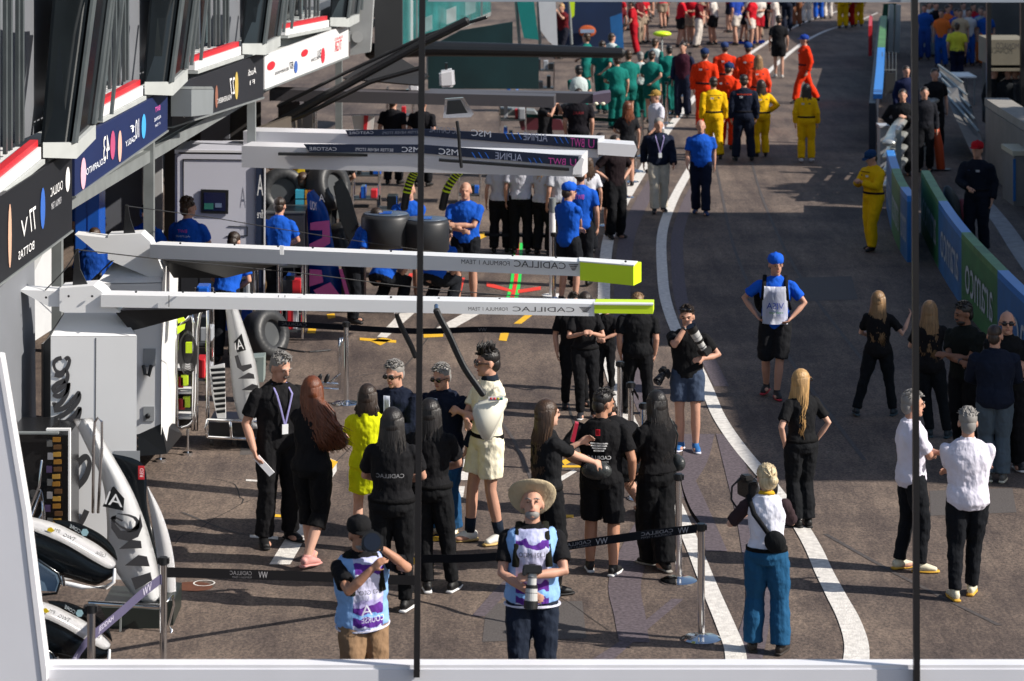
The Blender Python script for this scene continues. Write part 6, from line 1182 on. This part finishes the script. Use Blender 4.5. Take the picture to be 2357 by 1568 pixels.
# ================================================================ middle distance
p = person('man in white and blue team shirt with backward blue cap walking forward', 1785, 583, 914, -8, 'm', 'f', .98, arms=(((.20,-.12,1.0),(1,.5,0)), ((-.24,-.06,1.02),(-1,.5,0))), hd=(4,20), shirt=('1556c4','short'), pants=('17181c','long_shorts'), shoe='111114', sole='b02a38', hair=('brown','short'), hat=('capback','1758c8'), stance=((.02,-.10),(-.12,.16,.03)), hem=.84)
PV = p
chest_patch(p, (-.155,.155,.92,1.38), 'dfe2ee', lift=.012, name='white_front'); 
o = chest_text(p, 'VISA', -.10, .11, 1.11, 1.185, '1b3f9c'); o.location.y -= .03; o = chest_text(p, 'cash app', -.07, .10, 1.045, 1.085, '3a8f4a'); o.location.y -= .03
bm = NB()
for q in (1,-1): tube(bm, [p['S'](p['T'](v)) for v in ((q*.135,.12,1.38),(q*.13,.0,1.485),(q*.135,-.135,1.38),(q*.15,-.13,1.22),(q*.18,-.02,1.08))], [(.026,.012)]*5)
ell(bm, p['S'](p['T']((-.16,.17,1.18))), (.12,.08,.2)); ell(bm, p['S'](p['T']((0,.20,1.25))), (.16,.10,.24)); obj('backpack', bm, cloth('121316'), p['root'], True)
p = person('photographer in black T-shirt and grey denim shorts rubbing his nose', 1582, 702, 1038, -6, 'm', 'f', 1.05, arms=(((.20,-.22,1.16),(1,.2,-.8)), ((-.01,-.20,1.53),(-.6,-.5,-1))), hd=(6,-4), shirt=('111215','short'), pants=('39455a','shorts'), shoe='1f5f9c', sole='d8d8e4', hair=('dark','short'), stance=((.10,-.02),(-.08,.04)), hem=.86, watch='R')
bm = NB(); ell(bm, p['HP']((.03,-.07,.10)), (.03,.02,.014)); ell(bm, p['HP']((-.03,-.07,.10)), (.03,.02,.014)); obj('sunglasses', bm, mat('sunglass'), p['root'], True)
camera_prop('camera with long grey and white lens held up by the photographer in denim shorts', W(p,(.22,-.26,1.26)), Vector((-.42,-.3,.75)), .26, .05, white=True)
camera_prop('black camera hanging at the hip of the photographer in denim shorts', W(p,(-.27,-.10,.96)), Vector((-.5,-.6,-.5)), .12, .05, k=.9)
person('dark-haired woman in black looking down at her phone beside the rope barrier', 1346, 668, 962, 6, 'f', 'f', 1.0, arms=('phone','phone'), hd=(24,0), shirt=(BK,'short'), pants=('111216','slim'), shoe='141820', sole='cfcfcf', hair=('dark','long'), stance=((.13,.0),(-.06,-.02)), hem=.97)
person('man in black with arms hanging, standing behind the woman looking at her phone', 1318, 672, 938, 12, 'm', 'f', 1.1, arms=('down','down'), hd=(10,10), shirt=(BK,'short'), pants=('0e0f13','slim'), hair=('dark','short'), shoe='0c0c0e', stance=((.22,.10),(-.12,.0)))
person('person in black half hidden between the phone woman and the broad-backed man', 1395, 690, 900, -20, 'm', 'f', 1.0, arms=('belly','belly'), shirt=(BK,'short'), pants=('0e0f13','slim'), hair=('dark','short'))
person('broad-backed man in black with legs apart under the yellow boom tip', 1468, 676, 952, 178, 'm', 'f', 1.28, arms=('down','down'), shirt=('121316','short'), pants=('0e0f13','straight'), hair=('dblond','short'), stance=((.17,.0),(-.17,.03)), hem=.86)
for lb, x, tp, ft in (('striding woman with long blonde hair in black, left of the right-hand glass joint', 2022, 668, 958), ('striding woman with long blonde hair in black, right of the right-hand glass joint', 2140, 690, 1006)):
    person(lb, x, tp, ft, 172, 'f', 'l', 1.0, arms=('belly', ((-.42,-.10,1.36),(-.3,.4,-1))), hd=(0,-12), shirt=(BK,'short'), pants=('10151a','slim'), shoe='1b2a33', sole='30454f', hair=('dblond','windy' if False else 'verylong'), stance=((-.02 if x < 2100 else .0,.0,.0),(-.22,.02,.0)) if x > 2100 else ((.30,.06,.02),(-.20,-.06)), hem=.84)
person('black-bearded man with folded arms in black polo by the barrier', 2222, 694, 1050, -38, 'm', 'd', 1.08, arms=('cross','cross'), hd=(8,-30), shirt=('0f1412','short'), pants=('0e0f13','slim'), hair=('black','short'), beard=('black','full'), watch='R', stance=((.08,.0),(-.08,.02)))
p = person('bald man in sunglasses and black shirt behind the navy-jacketed man', 2318, 714, 1082, -6, 'm', 'f', 1.1, arms=('cross','cross'), shirt=('0f1113','short'), pants=('0e0f13','straight'), hair=None, shade=True, shoe='101012', sole='c8c8c8')
chest_text(p, 'TEAM', -.13, -.05, 1.34, 1.36, 'c8c8c8')
person('man seen from behind in navy jacket and grey trousers', 2290, 746, 1108, 176, 'm', 'f', 1.12, arms=('belly','belly'), hd=(0,-20), shirt=('131b2c','jacket'), pants=('4b5863','straight'), shoe='5a5a58', sole='c8c2b0', hair=('dark','buzz'), stance=((.08,.0),(-.08,.04)), hem=.84)

for i_, s_, a_ in ((PHAT,'L321 MCO',(-.105,.095,1.27,1.305)),(PCAP,'L303 GEO',(-.10,.10,1.20,1.235)),(PCAP,'COURSE',(-.09,.10,.97,1.02)),(PCAP,'A',(-.09,.0,1.03,1.12)),(PHAT,'F1',(-.10,.02,1.05,1.12))):
    o = chest_text(i_, s_, *a_, '16161c' if '3' in s_ else 'e4e4f4'); o.location.y -= .062; o.location.z += .0
# ================================================================ people farther up the lane
BLU = '1250b4'
def ff(x, feet, h): return feet-h/H*(feet-HY)
def pf(label, x, feet, h, yaw, **k): return person(label, x, ff(x, feet, h), feet, yaw, **k)
p = pf('bald man in blue polo holding a small bottle, right of the glass joint', 1072, 702, 1.86, -8, w=1.12, arms=('cross',((-.02,-.27,1.10),(-1,.2,-.6))), shirt=(BLU,'short'), pants=('101319','shorts'), hair=('brown','rim'), hem=.86)
p = pf('bald man in blue polo holding a small bottle, left of the glass joint', 942, 702, 1.86, -8, w=1.0, arms=('cross',((-.02,-.27,1.10),(-1,.2,-.6))), shirt=(BLU,'short'), pants=('101319','shorts'), hair=('brown','rim'), hem=.86)
for lb, x in (('crouching person in blue left of the glass joint under the second boom',880),('crouching person in blue right of the glass joint under the second boom',996)):
    person(lb, x, 0, 720, 150, h=1.8, w=1.1, pelvis=.50, lean=34, arms=('belly','belly'), stance=((.20,-.20),(-.20,-.16)), shirt=(BLU,'short'), pants=('101319','straight'), hair=('dark','short'))
p = pf('curly-haired man seen from behind in blue team polo by the built-in screen', 432, 764, 1.90, 165, w=1.05, arms=('belly','belly'), shirt=(BLU,'short'), pants=('101319','straight'), hair=('brown','curly'), hd=(0,-40), hem=.84)
chest_text(p, 'BWT', -.07, .06, 1.33, 1.37, 'd84fa8', back=True); chest_text(p, 'ALPINE', -.10, .10, 1.27, 1.295, 'c8d0e8', back=True)
p = pf('dark-haired man in blue polo in profile, left of the curly-haired man', 338, 760, 1.80, 150, w=1.0, arms=('belly','belly'), shirt=(BLU,'short'), pants=('101319','straight'), hair=('black','short'), hd=(0,-100))
pf('person in blue bending inside the garage under the boom tail', 208, 815, 1.72, 170, w=1.1, lean=15, arms=('belly','belly'), shirt=('0e3f90','short'), pants=('101319','straight'), hair=('brown','short'))
pf('man in blue inside the garage behind the navy banner', 198, 690, 1.75, 30, arms=('belly','belly'), shirt=('1350b0','short'), pants=('101319','straight'), hair=('brown','short'))
pf('man with cropped hair behind the strapped pad stack', 697, 690, 1.95, 172, arms=('belly','belly'), shirt=('15161a','short'), pants=('101319','straight'), hair=('brown','buzz'))
pf('person in black with pink sleeve bending among the tyres', 628, 640, 1.9, 60, w=1.1, lean=12, arms=('belly','belly'), shirt=('121216','short'), pants=('0e0f13','straight'), hair=('black','short'), hat=('cap','c02050'))
pf('mechanic in yellow and black at the yellow board', 668, 620, 1.9, -60, lean=20, arms=('out','belly'), shirt=('d8c010','short'), pants=('0e0f13','straight'), hair=('black','short'), hat=('cap','141416'))
p = pf('man in blue with blue cap leaning on a white post in the lane', 1308, 700, 1.83, 140, arms=('belly',((.10,-.42,1.05),(-.6,.4,-1))), shirt=(BLU,'short'), pants=('14171d','shorts'), hair=('dark','short'), hat=('cap','1758c8'), hd=(4,-20), hem=.84, w=.95)
o = root_at('white_post', 'thick white post held by the man in the blue cap', 'post', G(1272,700)); bm = NB(); cyl(bm, G(1272,690)+Vector((0,.2,0)), G(1272,690)+Vector((0,.2,1.5)), .05, 18); part('shaft', bm, WHT, o); bm = NB(); cyl(bm, G(1272,690)+Vector((0,.2,1.3)), G(1272,690)+Vector((0,.2,1.52)), .056, 18); part('grip', bm, STEEL, o); bm = NB(); cyl(bm, G(1272,690)+Vector((0,.2,0)), G(1272,690)+Vector((0,.2,.04)), .16, 20); part('base', bm, WHT, o)
p = pf('man in blue polo with pink lettering on the back, beside the blue-capped man', 1336, 660, 1.88, 176, shirt=(BLU,'short'), pants=('14171d','straight'), hair=('dark','buzz'), hem=.84); chest_text(p, 'BWT', -.07, .06, 1.30, 1.37, 'd84fa8', back=True)
for lb, x, ft, h_, yw, sx, hr, sc, pc in (
 ('woman in light grey team shirt and black trousers, leftmost of the white-shirted group',1152,583,1.72,175,'f',('dark','short'),'b8bac2','0e0f13'),
 ('person in light grey lettered team shirt seen from behind, in the white-shirted group',1199,586,1.80,180,'m',('dark','short'),'bcbdc6','0e0f13'),
 ('blonde woman in light grey team shirt with folded arms, in the white-shirted group',1250,588,1.72,150,'f',('blond','long'),'b8bac2','0e0f13'),
 ('man in pale shirt behind the blue-capped man',1292,590,1.75,200,'m',('dark','short'),'b0b2ba','0e0f13'),
 ('woman in white T-shirt behind the two men in blue',1352,585,1.66,190,'f',('brown','long'),'c8c8d0','14171d'),
 ('man in light grey team shirt and dark shorts by the far stanchions',1382,545,1.83,175,'m',('dark','short'),'a8aab4','15181e'),
 ('man in dark red and black with hands on hips by the lane line',1416,550,1.82,30,'m',('dark','short'),'1c1216','0e0f13')):
    p = pf(lb, x, ft, h_, yw, sex=sx, arms=('belly','cross') if 'folded' in lb else ('down','down') if 'hips' not in lb else ('hip','hip'), shirt=(sc,'short'), pants=(pc,'long_shorts' if 'shorts' in lb else 'straight'), hair=hr, hem=.88)
    if 'lettered' in lb: chest_text(p, 'OOOO', -.10, .10, 1.32, 1.35, '8a8c96', back=True)
p = pf('broad man in black team shirt with red lettering seen from behind above the striped arm', 1332, 412, 1.86, 176, w=1.2, shirt=('15131a','short'), pants=('0e0f13','straight'), hair=('dark','short'), arms=('down','down')); chest_text(p, 'HAAS', -.10, .10, 1.27, 1.33, '8a1c28', back=True)
pf('camera operator in black cap seen between the charcoal beam and the striped arm', 1255, 410, 1.75, 60, arms=('face','face'), shirt=('17171b','short'), pants=('0e0f13','straight'), hair=('dark','short'), hat=('cap','7a6a90'))
camera_prop('video camera on the shoulder of the capped operator', P(1282,252,56.5), Vector((1,-.2,.1)), .15, .07, k=1.6)
pf('ponytailed woman in black and red team shirt by the stanchion row', 1444, 430, 1.72, 195, sex='f', arms=('belly','down'), shirt=('16171c','short'), pants=('15181e','shorts'), hair=('auburn','long'))
pf('man in white T-shirt and tan cap walking down the queue line', 1510, 398, 1.72, -60, arms=('swingf','swingb'), shirt=('c8c8d4','short'), pants=('6a6a68','shorts'), hair=('grey','short'), hat=('cap','9a7c40'), w=1.1)
p = pf('grey-haired man in open navy jacket and cream trousers walking forward', 1516, 490, 1.78, 6, arms=('swingf','swingb'), shirt=('121a2e','jacket'), pants=('c8bfae','straight'), hair=('grey','short'), shoe='1c1c22', stance=((.10,.10),(-.10,-.14)), lan='9a90c0', w=1.1)
p = pf('bald man in bright blue polo and navy trousers walking forward', 1613, 494, 1.78, -4, arms=('swingb','swingf'), shirt=(BLU,'short'), pants=('121a30','straight'), hair=('brown','rim'), shoe='16305c', stance=((.09,-.16),(-.09,.14)), w=1.12); p = p
YL = 'dcae08'; OR = 'd8330c'
def marshal(lb, x, ft, h_, yw, c, **k):
    k.setdefault('arms', ('down','down')); k.setdefault('hair', ('dark','short')); w_ = k.pop('w', 1.12)
    p = pf(lb, x, ft, h_, yw, shirt=(c,'long'), pants=(c,'straight'), belt=('15151c',1.02), w=w_, hem=.9, **k)
    chest_patch(p, (.04,.10,1.30,1.335), 'd0d0d4', back=90 < abs(yw), name='badge'); chest_patch(p, (-.10,-.05,1.31,1.335), '28304c', back=90 < abs(yw), name='badge')
    return p
p = marshal('marshal in yellow overalls seen from behind, left of the navy-clad one', 1642, 365, 1.80, 190, YL, stance=((.02,-.2),(-.10,.2))); chest_patch(p, (-.14,.14,1.37,1.385), '15151c', back=True, name='stripe')
p = marshal('marshal in navy overalls with an orange stripe across the back', 1712, 372, 1.88, 180, '10182a', stance=((.16,0),(-.16,0))); chest_patch(p, (-.15,.15,1.36,1.38), 'd84a28', back=True, name='stripe')
marshal('woman marshal in yellow overalls with hand on hip beside the navy-clad one', 1752, 362, 1.70, 190, YL, sex='f', arms=('belly','hip'), hair=('dark','long'))
p = marshal('woman marshal in yellow overalls with long black hair standing alone', 1856, 374, 1.70, 172, YL, sex='f', hair=('black','verylong'), shoe='c8c8d0', w=1.1); 
marshal('marshal in bright orange overalls and blue cap striding across the lane', 1852, 238, 1.85, -75, OR, hat=('cap','1c3c90'), stance=((.08,-.28),(-.08,.36,.02)), hair=('dark','short'))
marshal('marshal in orange overalls at the left of the orange group', 1622, 300, 1.95, 170, OR, hat=('cap','1c3058'))
marshal('marshal in orange overalls bending in the middle of the orange group', 1672, 345, 1.95, 150, OR, lean=10, hat=('cap','1c3058'))
marshal('marshal in orange overalls at the right of the orange group', 1722, 275, 1.9, 175, OR, hat=('cap','1c3c78'))
marshal('marshal in orange overalls half behind the yellow one', 1668, 268, 1.85, 185, 'c83010', hat=('cap','2a3c68'))
marshal('blond marshal in orange behind the navy-clad marshal', 1745, 300, 1.8, 190, 'd84020', hair=('dblond','long'), sex='f')
pf('person in navy overalls with a red chest at the edge of the queue line', 1572, 272, 1.9, -20, arms=('down','down'), shirt=('3a1626','long','1a2038'), pants=('161c30','straight'), hair=('dark','short'))
p = marshal('marshal in yellow overalls leaning by the barrier looking at a phone', 2010, 578, 1.72, -60, YL, arms=('phone','phone'), hd=(22,0), hat=('cap','16365c'), w=1.2, stance=((.09,-.1),(-.09,.04))); chest_patch(p, (-.13,.13,1.38,1.395), '15151c', name='stripe')
p = marshal('marshal in navy overalls and red cap standing behind the barrier', 2250, 585, 1.90, -30, '0f1522', hat=('cap','a81420'), arms=('down','belly')); 
pf('man in black with arm bent, standing behind the crash rail', 2078, 405, 1.80, -10, arms=('phone','hip'), shirt=('121419','long'), pants=('101218','straight'), w=1.15, hair=('dark','short'))
pf('person in dark blue behind the man with the bent arm', 2086, 330, 1.78, 10, shirt=('141c3c','long'), pants=('121626','straight'), hair=('dark','short'))
pf('person in black and red right of the glass joint beyond the crash rail', 2152, 348, 1.85, 0, shirt=('141418','short'), pants=('101218','straight'), hair=('dark','short'))
pf('dark figure just right of the glass joint by the orange post', 2128, 395, 1.78, 0, shirt=('1a1c24','long'), pants=('101218','straight'), hair=('dark','short'))
pf('man in black shorts seen from behind on the lane lines', 1792, 180, 1.82, 180, shirt=('141418','short'), pants=('121216','shorts'), hair=('dark','short'), stance=((.07,-.1),(-.09,.1)), shoe='b0aaa4', arms=('down','down'))
pf('person in yellow vest standing beyond the white table', 2203, 190, 1.7, 170, shirt=('d8d040','short'), pants=('141c34','straight'), hair=('brown','short'), w=1.2)
for k, (x, ft) in enumerate(((905,425),(972,430))):
    pf(('person in black shirt and red cap behind the striped arms, ' + ('left' if k == 0 else 'right') + ' of the two'), x, ft, 1.8, 160, shirt=('131318','short'), pants=('101218','straight'), hair=('dark','short'), hat=('cap','a81828'), w=1.15)
o = root_at('flag', 'white flag with a red vertical bar hanging behind the striped arms', 'flag', P(826,280,47)); bm = NB(); plate(bm, [(810,266),(862,266),(856,318),(818,318)], 47, .05); part('cloth', bm, mat('flag_white', (.68,.68,.66), .7), o); bm = NB(); plate(bm, [(838,266),(848,266),(842,318),(836,318)], 46.96, .03); part('red_bar', bm, RED, o)
o = root_at('yellow_board', 'bright yellow board behind the tyres and the navy panel', 'board', P(680,400,43)); bm = NB(); plate(bm, [(646,376),(700,374),(704,450),(650,465)], 43.5, .05); part('board', bm, mat('board_yellow', (.75,.55,.02), .5), o); bm = NB(); plate(bm, [(662,382),(696,380),(696,386),(662,388)], 43.45, .03); part('dark_line', bm, BLKM, o)
# teal crew
rnd = random.Random(11)
for k, (x, ft, hc_) in enumerate(((1332,330,'black'),(1420,300,'dark'),(1446,292,'brown'),(1474,280,'grey'),(1500,285,'dark'),(1540,262,'black'),(1508,245,'brown'),(1386,262,'dark'),(1350,232,'brown'),(1408,228,'dark'))):
    pf('crew member in teal overalls among the teal-suited group', x, ft, 1.78+rnd.uniform(-.06,.1), rnd.uniform(120,240), shirt=(('0b6a62','short') if k % 3 else ('b8c4c4','short','0c5a55')), pants=('0a5f58','straight' if k % 2 else 'shorts'), hair=(hc_,'short'), arms=(rnd.choice(['down','belly','hip','cross']),rnd.choice(['down','belly','back'])), w=rnd.uniform(.95,1.2), stance=((.09,rnd.uniform(-.15,.15)),(-.09,rnd.uniform(-.15,.15))), group='teal-suited crew')
cols = ['b01020','c01828','8a0f1c','a81420','141418','d0c8c0','b81424','1a3a90','c8102a','5a1018']
for k in range(46):
    x = rnd.uniform(1296,1790); ft = rnd.uniform(50,150)-(x-1290)*.07; c = rnd.choice(cols)
    pf({'141418':'person in black in the far crowd at the end of the lane','d0c8c0':'person in pale shirt in the far crowd at the end of the lane','1a3a90':'person in blue in the far crowd at the end of the lane'}.get(c, 'person in a red shirt in the far crowd at the end of the lane'), x, ft, 1.7+rnd.uniform(0,.18), rnd.uniform(0,360), shirt=(c,'short'), pants=(rnd.choice(['141418','1a1c28','a01020','8a7a6a','c8c0b8']), rnd.choice(['straight','shorts'])), hair=(rnd.choice(['dark','brown','black','blond']),'short'), arms=(rnd.choice(['down','belly','hip','cross','face','swingf']),rnd.choice(['down','belly','back','pocket'])), stance=((rnd.uniform(.05,.14),rnd.uniform(-.15,.15)),(-rnd.uniform(.05,.14),rnd.uniform(-.15,.15))), w=rnd.uniform(.9,1.25), lean=rnd.uniform(-2,8), group='far crowd')
for x, ft, c in ((1940,66,YL),(1955,64,'a01018'),(1976,62,YL),(1834,62,'8a5a40'),(1856,54,'e0ddd8'),(1812,72,'1a2030'),(1884,46,'1850b0'),(1905,44,'c8c0b8')):
    pf({YL:'person in yellow overalls cut by the top edge of the frame','a01018':'person in dark red between the two in yellow at the top','8a5a40':'person in brown at the top of the lane','e0ddd8':'person in white at the top of the lane','1a2030':'person in navy at the top of the lane','1850b0':'person in blue at the top of the lane','c8c0b8':'person in beige at the top of the lane'}[c], x, ft, 1.78, 180, shirt=(c,'long'), pants=(c,'straight'), hair=('dark','short'), group='people at the top of the lane' if c == YL else None)
c2 = ['2a4a90','b02030','d0d0d0','141418','1a50a0','c8b090','e07030','8a9aa0']
for k in range(16):
    x = 2130+k*9.5+rnd.uniform(-5,5); ft = 136+rnd.uniform(-10,22); c = rnd.choice(c2)
    pf('spectator standing beyond the fence at the top right', x, ft, 1.75, rnd.uniform(-40,40), shirt=(c,'short'), pants=(rnd.choice(c2),'straight'), hair=(rnd.choice(['dark','brown']),'short'), group='spectators at the top right')
for k in range(5):
    pf('dark figure inside the tan booth', 2288+k*16, 330+rnd.uniform(-6,6), 1.75, rnd.uniform(-30,30), shirt=(rnd.choice(['1c2024','16305a','2a2c30','3a3c40']),'long'), pants=('141418','straight'), hair=('dark','short'), group='people in the tan booth')

for lb, x, ft, le, cl in (('blue-shirted mechanic bending between the two booms near the second engine cover',520,835,25,BLU),('blue-shirted mechanic behind the navy panel of the pearl gantry',640,735,6,BLU),('mechanic in blue leaning over the parts beside the pink panels',812,745,30,BLU),('dark-shirted mechanic behind the chrome rack under the striped arms',776,560,8,'15161a')):
    pf(lb, x, ft, 1.78, 165 if x != 812 else 80, lean=le, arms=('belly','belly'), shirt=(cl,'short'), pants=('101319','straight'), hair=('dark','short'))
